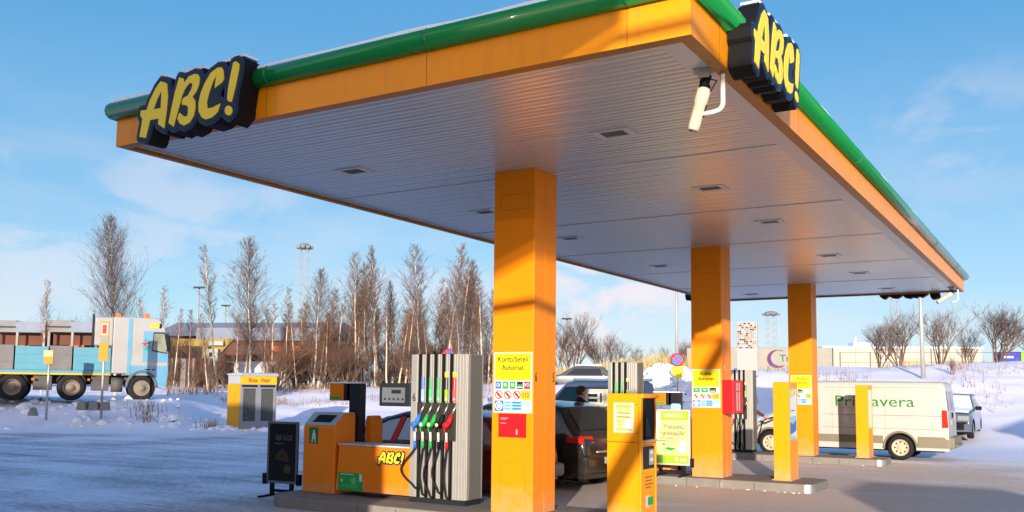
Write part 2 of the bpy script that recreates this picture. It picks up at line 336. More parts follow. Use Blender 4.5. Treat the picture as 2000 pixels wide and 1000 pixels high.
# ------------------------------------------------------------------ canopy
CW, CL, CH, CF, CS = 6.763, 20.583, 4.405, .327, 4.452
def canopy():
    t = thing('forecourt_canopy', 'large flat orange canopy with green edge tube and grey ribbed ceiling over the pumps', 'canopy', (0, 0, 0))
    m = M(); n = int(CL/.1); pr = []
    for k in range(n):
        y0 = .1+(CL-.2)*k/n; w = (CL-.2)/n
        pr += [(y0, CS+.010), (y0+.005, CS), (y0+w*.3, CS-.0035+.0012*sin(k*2.3)), (y0+w*.55, CS-.0042+.0012*sin(k*2.3)), (y0+w*.8, CS-.003), (y0+w-.004, CS+.001)]
    for a, b in zip(pr, pr[1:]): m.face([(-CW+.1, a[0], a[1]), (-.32, a[0], a[1]), (-.32, b[0], b[1]), (-CW+.1, b[0], b[1])], 0, False)
    build('ceiling_cladding', m, SOFF, t, recalc=False)
    for y in (3.6, 7.0, 10.2, 13.7, 17.1): build('sheet_joint', M().box((-CW+.1, y-.006, CS-.011), (-.335, y+.006, CS)), STRIP, t)
    m = M()
    m.box((-.335, .1, CS-.008), (-.1, CL-.1, CS+.02)); m.box((-CW+.1, .1, CS-.016), (-.335, .16, CS+.012)); m.box((-CW+.04, .1, CS-.012), (-CW+.1, CL-.1, CS+.014)); m.box((-CW+.1, CL-.16, CS-.012), (-.335, CL-.1, CS+.014))
    build('ceiling_border', m, STRIP, t)
    m = M()                                         # fascia with a return flange below
    for a, b in (((-CW, 0, CH), (0, .03, CH+CF)), ((-CW, CL-.03, CH), (0, CL, CH+CF)), ((-.03, .03, CH), (0, CL-.03, CH+CF)), ((-CW, .03, CH), (-CW+.03, CL-.03, CH+CF))): m.box(a, b)
    build('fascia', m, FASCIA, t)
    m = M(); z = CH-.002
    m.box((-CW+.005, .004, z), (-.004, .12, z+.012)); m.box((-CW+.005, CL-.12, z), (-.004, CL-.004, z+.012)); m.box((-.115, .12, z), (-.004, CL-.12, z+.012)); m.box((-CW+.005, .12, z), (-CW+.075, CL-.12, z+.012))
    build('fascia_flange', m, mat('flange_brown', (.42, .17, .03), .4, var=.15, vs=2), t)
    jm = mat('joint', (.20, .09, .02), .7, var=0)
    for x in (-6.2, -4.42, -2.45, -.52): build('panel_joint', M().box((x-.0025, -.0015, CH+.004), (x+.0025, .001, CH+CF-.004)), jm, t)
    for y in (.66, 3.2, 5.8, 8.4, 11, 13.6, 16.2, 18.8): build('panel_joint', M().box((-.001, y-.0025, CH+.004), (.0015, y+.0025, CH+CF-.004)), jm, t)
    r = .098; zt = CH+CF+r*.78; o = .03
    m = M(); P = [(-CW-o, -o, zt), (o, -o, zt), (o, CL+o, zt), (-CW-o, CL+o, zt)]
    for a, b in zip(P, P[1:]+P[:1]):
        a, b = Vector(a), Vector(b); m.tube([a, b], r, 18)
    for p in P: m.lathe([(0, -r), (r*.5, -r*.866), (r*.866, -r*.5), (r, 0), (r*.866, r*.5), (r*.5, r*.866), (0, r)], p, 'z', 18)
    for y in (2, 6, 10, 14, 18): m.tube([(o, y-.02, zt), (o, y+.02, zt)], r+.002, 18)
    for x in (-6, -4.35, -2.4, -.5): m.tube([(x-.015, -o, zt), (x+.015, -o, zt)], r+.002, 18)
    build('edge_tube', m, GREEN, t)
    m = M(); m.box((-CW+.02, .02, CH+CF-.02), (-.02, CL-.02, CH+CF+.06)); build('roof_deck', m, STRIP, t)
    m = M(); rnd = random.Random(3)
    def ridge(a, b, n, axis):                        # a soft line of snow lying on the tube
        prev = None
        for k in range(n+1):
            q = a+(b-a)*k/n; h = r+.012+.022*max(0, noise.noise(Vector((q*1.3, axis*9, 0)))+.55); w = .058
            pts = [(-w, r*.80), (-w*.6, h-.006), (0, h), (w*.6, h-.006), (w, r*.80)]
            ring = [((x_, zt+z_) if 0 else (q, x_, zt+z_)) for x_, z_ in pts]
            R3 = [(q, -o+x_, z_) if axis == 0 else (o+x_, q, z_) for q, x_, z_ in ring]
            if prev:
                for i in range(4): m.face([prev[i], prev[i+1], R3[i+1], R3[i]], 0, True)
            prev = R3
    ridge(-CW, 0, 60, 0); ridge(0, CL, 120, 1)
    m.box((-CW+.05, .05, CH+CF+.0605), (-.05, CL-.05, CH+CF+.16))
    build('roof_snow', m, SNOW, t)
    for y in (2.32, 5.37, 8.22, 12.47, 15.61, 19.25):
        for x in (-1.7, -5.28):
            l = build('recessed_light', M().box((x-.21, y-.15, CS-.016), (x-.135, y+.15, CS+.004)).box((x+.135, y-.15, CS-.016), (x+.21, y+.15, CS+.004)).box((x-.135, y-.15, CS-.016), (x+.135, y-.10, CS+.004)).box((x-.135, y+.10, CS-.016), (x+.135, y+.15, CS+.004)), STRIP, t)
            g = M().box((x-.135, y-.10, CS-.009), (x+.135, y+.10, CS+.001))
            for k in range(5): g.box((x-.13, y-.085+k*.04, CS-.013), (x+.13, y-.078+k*.04, CS-.0095), 1)
            build('louvre', g, [DARK, POLE], l)
canopy()

# ------------------------------------------------------------------ columns with their notices
def info_sign(parent, x0, x1, z0, z1, y, head, squares, nring):
    w = x1-x0; h = z1-z0
    X = lambda f: x0+w*f
    Z = lambda f: z1-h*f
    mats = [WHITE, SYEL, BLUE, SGREEN, INK, RED, SORG, LBLUE]
    m = M(); m.box((x0, y-.006, z0), (x1, y, z1), 0); q = y-.0075
    m.fquad(X(.03), X(.97), Z(.46), Z(.02), q, 1)
    n = len(squares); sp = .94/n if n > 3 else .24
    for k, (c, s_) in enumerate(squares):
        cx = .03+sp*(k+.5) if n > 3 else .13+sp*1.2*k+.03
        hw = .075 if n > 3 else .115
        m.fquad(X(cx-hw), X(cx+hw), Z(.605), Z(.485), q, c)
        if c == 4: m.fquad(X(cx-hw*.85), X(cx+hw*.85), Z(.555), Z(.53), q-.001, 3); m.fquad(X(cx-hw*.8), X(cx+hw*.8), Z(.585), Z(.565), q-.001, 0)
    m.fquad(X(.71), X(.97), Z(.785), Z(.63), q, 6)
    for k in range(nring):
        cx = .14+.235*k; rr = .098*w if n > 3 else .085*w
        m.disc(X(cx), Z(.705), rr, q, 5, 18, rr*.80)
        a = R_(45); d = rr*.86
        m.face([(X(cx)+sx*d*cos(a)+ox*.011*sin(a), q-.001, Z(.705)-sx*d*sin(a)+ox*.011*cos(a)) for sx, ox in ((-1, -1), (1, -1), (1, 1), (-1, 1))], 5)
        m.fquad(X(cx)-rr*.45, X(cx)+rr*.4, Z(.705)-rr*.12, Z(.705)+rr*.12, q-.0005, 4)
        m.fquad(X(cx)-rr*.1, X(cx)+rr*.15, Z(.705)-rr*.42, Z(.705)+rr*.42, q-.0007, 4)
    m.fquad(X(.03), X(.97), Z(.975), Z(.80), q, 7)
    m.fquad(X(.03), X(.26), Z(.975), Z(.80), q-.0006, 2); m.disc(X(.145), Z(.888), .1*w, q-.001, 0, 18, .075*w); m.disc(X(.145), Z(.888), .055*w, q-.0012, 0, 14)
    for k in range(3):
        m.fquad(X(.5), X(.72), Z(.845+.05*k), Z(.82+.05*k), q-.001, 2); m.fquad(X(.3), X(.46), Z(.84+.05*k), Z(.83+.05*k), q-.001, 2)
    m.fquad(X(.76), X(.95), Z(.965), Z(.885), q-.001, 0)
    o = build('information_sign', m, mats, parent)
    for k, s_ in enumerate(head): text('lettering', s_, h*.125, INK, o, (X(.5), q-.002, Z(.12+.135*k)), sx=.95*w/h*1.35, bold=.0012)
    for k, (c, s_) in enumerate(squares):
        if s_ and n > 3: text('lettering', s_, h*.085, WHITE, o, (X(.03+sp*(k+.5)), q-.002, Z(.545)), sx=.8, bold=.001)
        elif s_: text('lettering', s_, h*.085, WHITE, o, (X(.16+sp*1.2*k), q-.002, Z(.545)), sx=.9, bold=.001)
    text('lettering', '112', h*.10, RED, o, (X(.84), q-.002, Z(.71)), sx=.9)
    return o
SQ5 = [(2, 'DI'), (3, '95'), (3, '98'), (4, ''), (5, 'PÖ')]; SQ3 = [(3, '95'), (3, '98'), (4, '')]; SQ2 = [(3, '95'), (4, '')]
COLU = (3.263, 10.284, 17.305); CX1, CWD, CDP = -3.1975, .5835, .5665
def columns():
    lab = ['orange square column nearest the camera, with Kortti/Seteli sign and red notice plate',
           'middle orange column, with a yellow Kortti Automat sign and a red box on its side', 'farthest of the three orange columns, standing before the white van']
    for k, u in enumerate(COLU):
        kt = (.25, .15, .15)[k]
        t = thing('support_column', lab[k], 'column', (0, 0, 0), 0, 'orange columns holding up the canopy')
        x0, x1, y0, y1 = CX1-CWD, CX1, u, u+CDP
        m = M(); m.box((x0, y0, kt-.02), (x1, y1, CS)); build('shaft', m, ORANGE, t, bevel=.008)
        m = M(); ym = (y0+y1)/2
        m.box((x1-.001, ym-.004, kt), (x1+.004, ym+.004, CS-.01)); m.box((x1-.001, y0+.012, kt), (x1+.002, y0+.020, CS-.01)); build('seam_strip', m, ORANGE, t)
        if k < 2:
            m = M(); a, b, c, d = -3.68, -3.285, 3.95, 4.145
            for q in ((a, b, c, c+.006), (a, b, d-.006, d), (a, a+.006, c, d), (b-.006, b, c, d)): m.box((q[0], y0-.0015, q[2]), (q[1], y0+.002, q[3]))
            if k == 0:
                a, b, c, d = -3.66, -3.3, .35, .84
                for q in ((a, b, d-.004, d), (a, a+.004, c, d), (b-.004, b, c, d)): m.box((q[0], y0-.0015, q[2]), (q[1], y0+.002, q[3]))
            build('access_panel', m, mat('panel_groove', (.42, .17, .01), .6, var=0), t)
        m = M()
        for zz in ((.95, 2.9) if k else (1.02,)): m.box((x0+.01, y0-.001, zz), (x1-.01, y0+.002, zz+.003))
        build('panel_seam', m, mat('panel_groove2', (.6, .27, .01), .6, var=0), t)
        if k == 0:
            info_sign(t, -3.755, -3.21, 1.45, 2.185, y0-.001, ['Kortti/Seteli', 'Automat'], SQ5, 3)
            m = M(); m.box((-3.68, y0-.006, 1.155), (-3.29, y0, 1.44), 0)
            for i, (f, w) in enumerate(((.08, .3), (.13, .22), (.3, .2))): m.fquad(-3.68+.03, -3.68+.03+.39*w, 1.44-.285*f-.035, 1.44-.285*f-.027, y0-.0075, 1)
            m.fquad(-3.43, -3.405, 1.19, 1.25, y0-.0075, 1)
            build('notice_plate', m, [RED, mat('pink_print', (.75, .3, .3), .5, var=0)], t)
            text('number', '6', .17, INK, t, (x1+.004, 3.325, 1.88), RIGHT, sx=.62); text('number', '5', .17, INK, t, (x1+.004, 3.765, 1.88), RIGHT, sx=.62)
        elif k == 1:
            info_sign(t, -3.765, -3.225, 1.425, 2.14, y0-.001, ['Kortti', 'Automat'], SQ3, 3)
            m = M(); m.box((x1, 10.38, 2.09), (x1+.006, 10.45, 2.25), 0); m.rquad(10.393, 10.437, 2.105, 2.235, x1+.0075, 1); build('small_label', m, [RED, WHITE], t)
        else: info_sign(t, -3.73, -3.22, 1.415, 2.145, y0-.001, ['Kortti', 'Automat'], SQ2, 2)
columns()

# ------------------------------------------------------------------ kerbed islands
def islands():
    ext = [(-7.3, -1.45, 2.88, 4.3, .25), (-7.4, -1.5, 9.98, 11.3, .15), (-7.4, -1.5, 16.98, 18.15, .15)]
    lab = ['concrete kerbed island in front, carrying the five-hose pump and the bin', 'concrete kerbed island under the middle column and green poster stand', 'concrete kerbed island beside the white van']
    for k, (a, b, c, d, z) in enumerate(ext):
        t = thing('pump_island', lab[k], 'kerb', (0, 0, 0), 0, 'concrete pump islands')
        P = []
        for cx, cy, r, a0 in ((b-.16, c+.16, .16, -90), (b-.25, d-.25, .25, 0), (a+.45, d-.45, .45, 90), (a+.45, c+.45, .45, 180)):
            P += [(cx+r*cos(R_(a0+15*i)), cy+r*sin(R_(a0+15*i))) for i in range(7)]
        m = M(); m.prism(P, lambda x, y, q: (x, y, z if q else -.1)); build('kerb', m, CONC, t, bevel=.02)
        for i in range(2, 8):
            xx = a+.5+(b-a-.9)*i/8; build('kerb_joint', M().box((xx-.004, c-.0015, .0), (xx+.004, c+.002, z-.02)), DARK, t)
        m = M(); cx, cy, r = b-.16, c+.16, .172
        q = [(cx+rr*cos(R_(g)), cy+rr*sin(R_(g))) for rr, gs in ((r, range(-100, 11, 10)), (r-.006, range(10, -101, -10))) for g in gs]
        m.prism(q, lambda x, y, i: (x, y, z-.004 if i else -.05)); build('corner_guard', m, STEEL, t)
islands()

# ------------------------------------------------------------------ ABC! letter signs
A_ = [(-0.517,0.252),(-0.455,0.232),(-0.412,0.212),(-0.39,0.065),(-0.399,-0.072),(-0.425,-0.263),(-0.473,-0.235),(-0.526,-0.203),(-0.52,-0.146),(-0.656,-0.142),(-0.717,-0.327),(-0.819,-0.3),(-0.782,-0.115),(-0.818,-0.073),(-0.816,-0.017),(-0.722,-0.024),(-0.682,0.065),(-0.587,0.195)]
AH = [(-0.496,0.148),(-0.495,-0.038),(-0.61,-0.033),(-0.554,0.074)]
B_ = [(-0.224,0.248),(-0.155,0.22),(-0.145,0.174),(-0.076,0.231),(0.004,0.244),(0.062,0.23),(0.09,0.187),(0.08,0.117),(0.044,0.051),(-0.007,0.007),(0.035,-0.044),(0.043,-0.117),(0.024,-0.194),(-0.035,-0.257),(-0.12,-0.277),(-0.187,-0.244),(-0.225,-0.19),(-0.2,-0.129),(-0.163,-0.154),(-0.126,-0.18),(-0.085,-0.186),(-0.066,-0.157),(-0.07,-0.092),(-0.105,-0.063),(-0.164,-0.054),(-0.167,0.003),(-0.127,0.021),(-0.076,0.033),(-0.033,0.087),(-0.013,0.136),(-0.037,0.158),(-0.077,0.15),(-0.132,0.103),(-0.175,0.029),(-0.194,-0.033),(-0.279,-0.267),(-0.36,-0.215),(-0.327,-0.078),(-0.279,0.102)]
C_ = [(0.35,0.25),(0.406,0.244),(0.433,0.209),(0.447,0.117),(0.421,0.086),(0.317,0.045),(0.321,0.094),(0.335,0.172),(0.299,0.133),(0.237,0.009),(0.211,-0.086),(0.221,-0.15),(0.297,-0.152),(0.408,-0.125),(0.375,-0.208),(0.302,-0.251),(0.202,-0.261),(0.142,-0.228),(0.093,-0.158),(0.088,-0.076),(0.114,0.028),(0.167,0.119),(0.251,0.213)]
X_ = [(0.572,0.264),(0.614,0.267),(0.659,0.231),(0.656,0.179),(0.611,-0.007),(0.569,-0.136),(0.531,-0.126),(0.503,-0.1),(0.512,0.009),(0.541,0.146)]
D_ = [(0.584,-0.224),(0.578,-0.248),(0.56,-0.264),(0.533,-0.267),(0.505,-0.256),(0.484,-0.235),(0.476,-0.208),(0.482,-0.184),(0.501,-0.168),(0.527,-0.166),(0.555,-0.177),(0.576,-0.198)]
BC = [(-0.224,0.248),(-0.155,0.22),(-0.146,0.194),(-0.076,0.231),(0.004,0.244),(0.062,0.23),(0.09,0.187),(0.08,0.117),(0.044,0.051),(0.019,-0.001),(0.035,-0.044),(0.043,-0.117),(0.024,-0.194),(-0.035,-0.257),(-0.12,-0.277),(-0.186,-0.248),(-0.279,-0.267),(-0.36,-0.215),(-0.327,-0.078),(-0.279,0.102)]
CC = [(0.35,0.25),(0.406,0.244),(0.433,0.209),(0.447,0.117),(0.421,0.086),(0.348,0.045),(0.33,-0.077),(0.408,-0.125),(0.375,-0.208),(0.302,-0.251),(0.202,-0.261),(0.142,-0.228),(0.093,-0.158),(0.088,-0.076),(0.114,0.028),(0.167,0.119),(0.251,0.213)]
XC = [(0.572,0.264),(0.614,0.267),(0.659,0.231),(0.656,0.179),(0.611,-0.007),(0.588,-0.152),(0.584,-0.224),(0.533,-0.271),(0.476,-0.223),(0.49,-0.155),(0.503,-0.1),(0.512,0.009),(0.541,0.146)]
def ring_prism(m, outer, hole, y0, y1, mi=0):        # a slab with one hole, front face at y0
    b = bmesh.new()
    es = []
    for P in (outer, hole):
        vs = [b.verts.new((x, y0, z)) for x, z in P]; es += [b.edges.new((vs[i], vs[(i+1) % len(vs)])) for i in range(len(vs))]
    bmesh.ops.triangle_fill(b, use_beauty=True, use_dissolve=False, edges=es)
    b.verts.ensure_lookup_table()
    for f in b.faces: m.face([v.co for v in f.verts], mi)
    b.free()
    for P in (outer, hole):
        for i in range(len(P)):
            (x, z), (u, w) = P[i], P[(i+1) % len(P)]; m.face([(x, y0, z), (u, y0, w), (u, y1, w), (x, y1, z)], mi)
def sign_parts(t, th, k=1.0, yel=YLET, base=.012):
    for i, (nm, P, H, hull) in enumerate((('A', A_, AH, A_), ('B', B_, None, BC), ('C', C_, None, CC), ('!', X_, None, XC))):
        sc = lambda Q: [(x*k, z*k) for x, z in Q]
        o = sc(offset(hull, .062)); inn = sc(offset(hull, .046)); e = .0012*i
        m = M(); m.prism(o, lambda x, z, q: (x, (-th-e) if q else 0, z), 0, 1)
        c = build('letter_casing', m, [BLACK if th > .1 else INK, NAVYRIM], t)
        m = M(); m.prism(inn, lambda x, z, q: (x, (-th-e-base*.5) if q else -th-e-.0003, z), 0); build('casing_face', m, NAVY, c)
        m = M(); y0, y1 = -th-e-base, -th-e-base*.45
        if H: ring_prism(m, sc(P), sc(H), y0, y1)
        else: m.prism(sc(P), lambda x, z, q: (x, y0 if q else y1, z))
        if nm == '!': m.prism(sc(D_), lambda x, z, q: (x, y0 if q else y1, z))
        l = build('letter', m, yel, c)
        if th > .1 and nm in 'ABC!':
            s = M(); top = [p for p in o]
            zmax = max(p[1] for p in top); xs = [p[0] for p in top if p[1] > zmax-.02*k]
            xa, xb = min(xs)-.03, max(xs)+.04
            s.prism([(xa, zmax-.012), (xa+.02, zmax+.018), (xb-.02, zmax+.022), (xb, zmax-.01)], lambda x, z, q: (x, -.02 if q else -th+.02, z)); build('snow_cap', s, SNOW, c)
def abc_signs():
    t = thing('letter_sign', 'big ABC! letters on the left end of the canopy front, in shade', 'letter sign', (-5.2, -.012, 4.66), 0, 'ABC! letter signs on the canopy edge'); sign_parts(t, .23)
    t = thing('letter_sign', 'big ABC! letters on the right canopy edge above the white camera', 'letter sign', (.012, 1.71, 4.73), pi/2, 'ABC! letter signs on the canopy edge'); sign_parts(t, .20, 1.0)
    t = thing('letter_sign', 'ABC! sign on the far canopy edge, only its black underside showing', 'letter sign', (-1.47, CL+.012, 4.63), pi, 'ABC! letter signs on the canopy edge'); sign_parts(t, .24)
    t = thing('letter_sign', 'ABC! sign on the left canopy edge, seen from behind beside the middle column', 'letter sign', (-CW-.012, 19.3, 4.63), -pi/2, 'ABC! letter signs on the canopy edge'); sign_parts(t, .24)
abc_signs()

# ------------------------------------------------------------------ cameras under the canopy
def cctv(loc, rz, label, tip=(-.10, 0, -.52)):
    t = thing('security_camera', label, 'camera', loc, rz, 'white security cameras under the canopy')
    m = M(); a, b = Vector((0, 0, -.16)), Vector(tip)
    d = (b-a).normalized(); m.tube([a, a+d*.02, a+d*.14, a+d*.145, a+d*.33, b-d*.0], [.040, .058, .058, .052, .050, .047], 16); build('housing', m, CREAM, t)
    m = M(); m.tube([b, b+d*.004], [.038, .038], 14); build('lens', m, GLASS, t)
    m = M(); m.tube([a-d*.002, a+Vector((.0, 0, .05)), (.03, 0, -.05)], [.05, .042, .035], 12); m.tube([a+d*.15+Vector((.05, 0, 0)), a+d*.26+Vector((.055, 0, 0))], .012, 6); m.tube([(-.03, 0, -.09), (.02, .03, -.07), (.10, .02, -.10), (.05, -.02, -.2)], .006, 5); build('cable_gland', m, BLACK, t)
    m = M(); P = [(.15, 0, .0), (.15, 0, -.30)]
    P += [(.15-.07*(1-cos(R_(q))), 0, -.30-.07*sin(R_(q))) for q in (20, 40, 60, 90)]+[(.06, 0, -.375), (-.02, 0, -.385)]
    m.tube(P, .021, 10); m.tube([(.15, 0, .0), (.15, 0, -.02)], .05, 12); build('bracket_arm', m, WHITE, t)
    m = M(); m.box((-.09, -.06, -.02), (.07, .06, .0)); m.cbox((-.0, 0, -.05), (.09, .09, .06)); build('mount_plate', m, POLE, t)
    return t
cctv((-.21, .9, CS-.008), R_(12), 'large white tube camera hanging at the near canopy corner')
cctv((-.2, 19.55, CS-.008), R_(25), 'small white camera hanging at the far right canopy corner', (-.36, 0, -.40))
# ------------------------------------------------------------------ pumps
def pump(loc, label, w, h, n, chans, wcab, disp, detail, num=None, logo=False):
    """local frame: x from the tower's left edge, y = 0 front face, z = 0 kerb top; the cabinet runs to the left"""
    t = thing('fuel_pump', label, 'fuel pump', loc, 0, 'fuel pumps under the canopy'); dp = .40
    edge = .11 if n > 3 else .09; xr = w-.14 if n > 3 else w-.13
    pitch = (xr-edge)/n; cw = pitch*.50
    m = M(); m.box((-.01 if wcab else 0, .02, -.0), (w-.01, dp-.02, .07)); build('plinth', m, DARK, t)
    m = M(); z0 = .07                                  # tower: ribs between dark channels
    m.box((0, .09, z0), (w, dp-.04, h)); m.box((0, 0, z0), (edge, .09, h)); m.box((xr, 0, z0), (w-.05, .09, h)); m.box((w-.05, .012, z0), (w-.012, .09, h)); m.box((w-.012, .03, z0), (w+.004, .09, h))
    m.box((w-.03, dp-.04, z0), (w, dp, h)); m.box((0, dp-.04, z0), (.1, dp, h)); m.box((xr+.03, -.006, z0), (xr+.05, 0, h)); m.box((edge-.03, -.006, z0), (edge-.012, 0, h))
    for k in range(n):
        a = edge+pitch*k+cw; m.box((a, 0, z0), (edge+pitch*(k+1), .09, h)); m.box((a+.012, -.005, z0), (a+.03, 0, h))
    build('tower', m, ALU, t, bevel=.004)
    m = M(); m.box((w, .092, .075), (w+.006, dp-.045, h-.004)); build('side_panel', m, mat('pump_side', (.17, .16, .15), .45, metal=.2, var=.06), t)
    m = M()
    for k in range(n): m.box((edge+pitch*k+.002, .012, z0), (edge+pitch*k+cw-.002, .092, h+.006))
    build('channel_lining', m, BLACK, t)
    zb, zt_ = (.81, 1.30) if n > 3 else (.85, 1.42)
    m = M(); m.box((edge-.0, -.012, zb), (xr-.01, .085, zt_))
    for k in range(n): m.box((edge+pitch*k+cw+.004, -.03, zb+.06), (edge+pitch*(k+1)-.01, -.012, zt_-.04))
    build('holster_panel', m, mat('holster', (.035, .03, .026), .5, var=.1), t, bevel=.008)
    for k, (c, c2, hi) in enumerate(chans):
        a = edge+pitch*k+cw-.006; b = a+pitch*.42
        m = M(); m.box((a, -.004, zt_+.01), (b, .0, zt_+.33 if not hi else zt_+.33), 0)
        if hi: m.box((a, -.0045, zt_+.331), (b, .0, zt_+.40), 1)
        m.fquad(a+.003, b-.003, zt_+.02, zt_+.17, -.0055, 2); m.fquad(a+.012, b-.012, zt_+.035, zt_+.06, -.0062, 3)
        build('product_label', m, [c, SYEL, c2, WHITE], t)
        xn = edge+pitch*k+cw*.5; zn = 1.02 if n > 3 else 1.08
        hm = HANDLES[id(c)] if id(c) in HANDLES else BLACK
        g = M(); g.tube([(xn-.012, -.075, zn-.03), (xn+.03, -.07, zn+.05), (xn+.055, -.06, zn+.13)], [.032, .034, .022], 10); g.lathe([(0, -.012), (.036, -.012), (.04, 0), (.036, .012), (0, .012)], (xn-.018, -.10, zn-.005), 'y', 14)
        g.tube([(xn-.03, -.07, zn+.0), (xn-.05, -.07, zn-.07), (xn-.03, -.06, zn-.13)], .011, 6)
        no = build('nozzle', g, hm, t)
        g = M(); g.tube([(xn+.05, -.06, zn+.12), (xn+.085, -.035, zn+.21), (xn+.09, -.01, zn+.27)], .011, 8); build('spout', g, STEEL, no)
        g = M(); g.lathe([(0, -.004), (.024, -.004), (.027, .004), (0, .004)], (xn-.018, -.112, zn-.005), 'y', 14); build('cap', g, CREAM if k in (1, 2, 3) else hm, no)
        g = M(); g.tube([(xn-.02, -.065, zn-.10), (xn-.018, -.06, zn-.22)], .017, 8); build('swivel', g, WHITE, no)
        g = M(); g.tube([(xn-.018, -.06, zn-.22), (xn-.018, -.058, zn-.31)], .022, 8); build('breakaway', g, hm, no)
        sag = (.30, .05, .13, .12, .04)[k % 5]; lo = (.20, .12, .10, .16, .1)[k % 5]
        P = []
        for i in range(15):
            f = i/14; zz = zn-.31+(lo-(zn-.31))*f
            P.append((xn-.018-sag*sin(pi*min(1, f*1.02))**1.2*(.35+.65*f), -.058-.02*sin(pi*f), zz))
        q = P[-1]; P += [(q[0]+.03, -.05, lo-.02), (xn, -.0, lo+.0), (xn+.005, .05, lo+.08)]
        g = M(); g.tube(P, .0125, 7); build('hose', g, RUBBER, t)
        g = M(); g.tube([(xn+.01, -.022, zb), (xn+.012, -.03, .5), (xn+.008, -.0, .09)], .015, 7); build('return_hose', g, RUBBER, t)
    if num: text('number', num, .15, INK, t, (edge*.5, -.0085, 1.36), sx=.7)
    if wcab:
        hc = .69; m = M()
        P = [(-wcab-.03, .07), (-.004, .07), (-.004, hc), (-wcab+.02, hc)]
        m.prism(P, lambda x, z, q: (x, .0 if q else dp, z)); c = build('hydraulic_cabinet', m, ORG2, t, bevel=.012)
        m = M(); m.box((-wcab+.01, -.012, hc-.002), (-.006, dp+.012, hc+.022)); build('cabinet_top', m, mat('cab_top', (.45, .46, .50), .5, var=.1, dirt=((.7, .72, .76), .4, 6)), c, bevel=.006)
        if logo:
            L_ = bpy.data.objects.new('letter_logo', None); link(L_, c); L_.location = (-.285, -.003, .555); sign_parts(L_, .002, .30, SYEL, .002)
            m = M(); m.box((-wcab+.02, -.003, .06), (-wcab+.46, .0, .30), 0); m.fquad(-wcab+.06, -wcab+.3, .27, .282, -.0045, 1); m.fquad(-wcab+.40, -wcab+.45, .19, .29, -.0045, 1); m.fquad(-wcab+.06, -wcab+.36, .10, .108, -.0045, 2); m.fquad(-wcab+.06, -wcab+.40, .125, .133, -.0045, 2); m.disc(-wcab+.09, .19, .022, -.0045, 3); m.disc(-wcab+.30, .19, .05, -.0045, 2)
            m.v = [(x, y, z+.02) for x, y, z in m.v]; build('sticker', m, [SGREEN, WHITE, mat('mid_green', (.10, .48, .18), .5, var=.1), SORG], c)
    x0, x1, z0, z1 = disp
    m = M(); m.box((x0, .0, z0), (x1, dp-.04, z1)); d = build('display_head', m, DARK if n > 3 else ALUW, t, bevel=.012)
    m = M(); ix = .055
    m.box((x0+ix, -.006, z0+.05), (x1-.09, .004, z1-.06), 0); sc = mat('lcd_panel', (.13, .145, .17), .35, var=.05)
    xm = x0+ix+.16*(x1-x0)/.53
    if n > 3:
        m.fquad(xm, xm+.16, z0+.17, z1-.09, -.0075, 1)
        for i in range(5): m.disc(x0+ix+.05+i*.075, z0+.095, .018, -.0075, 1, 10)
    else:
        for i in range(2): m.fquad(x0+.12, x0+.33, z1-.16-.1*i, z1-.10-.1*i, -.0075, 1)
        m.fquad(x1-.16, x1-.12, z0+.08, z1-.08, -.0075, 1)
    build('screen', m, [sc if n > 3 else mat('pale_face', (.62, .63, .62), .4, var=.04), INK], d)
    return t
HANDLES = {id(BLUE): BLUE, id(SGREEN): SGREEN, id(RED): RED}
pump((-5.17, 3.45, .25), 'tall silver pump with five hoses and an orange ABC! cabinet at its left', .88, 1.93, 5,
     [(BLUE, LBLUE, 0), (SGREEN, mat('mid_green', (.10, .48, .18), .5, var=.1), 0), (SGREEN, MATS['mid_green'], 0), (INK, LIME, 1), (RED, mat('mid_red', (.75, .12, .10), .5, var=.1), 1)], 1.25, (-.54, -.01, 1.24, 1.55), True, '6', True)
pump((-5.61, 10.5, .15), 'silver pump with three product strips rising behind the yellow payment terminal', .60, 2.13, 3,
     [(SGREEN, MATS['mid_green'], 0), (SGREEN, MATS['mid_green'], 0), (INK, LIME, 1)], 1.25, (-.56, -.01, 1.25, 1.60), True)
pump((-5.36, 17.5, .15), 'silver pump behind the middle column, beside the parked white van', .58, 2.13, 3,
     [(RED, MATS['mid_red'], 0), (SGREEN, MATS['mid_green'], 0), (INK, LIME, 1)], 0, (-.5, -.01, 1.25, 1.58), True)

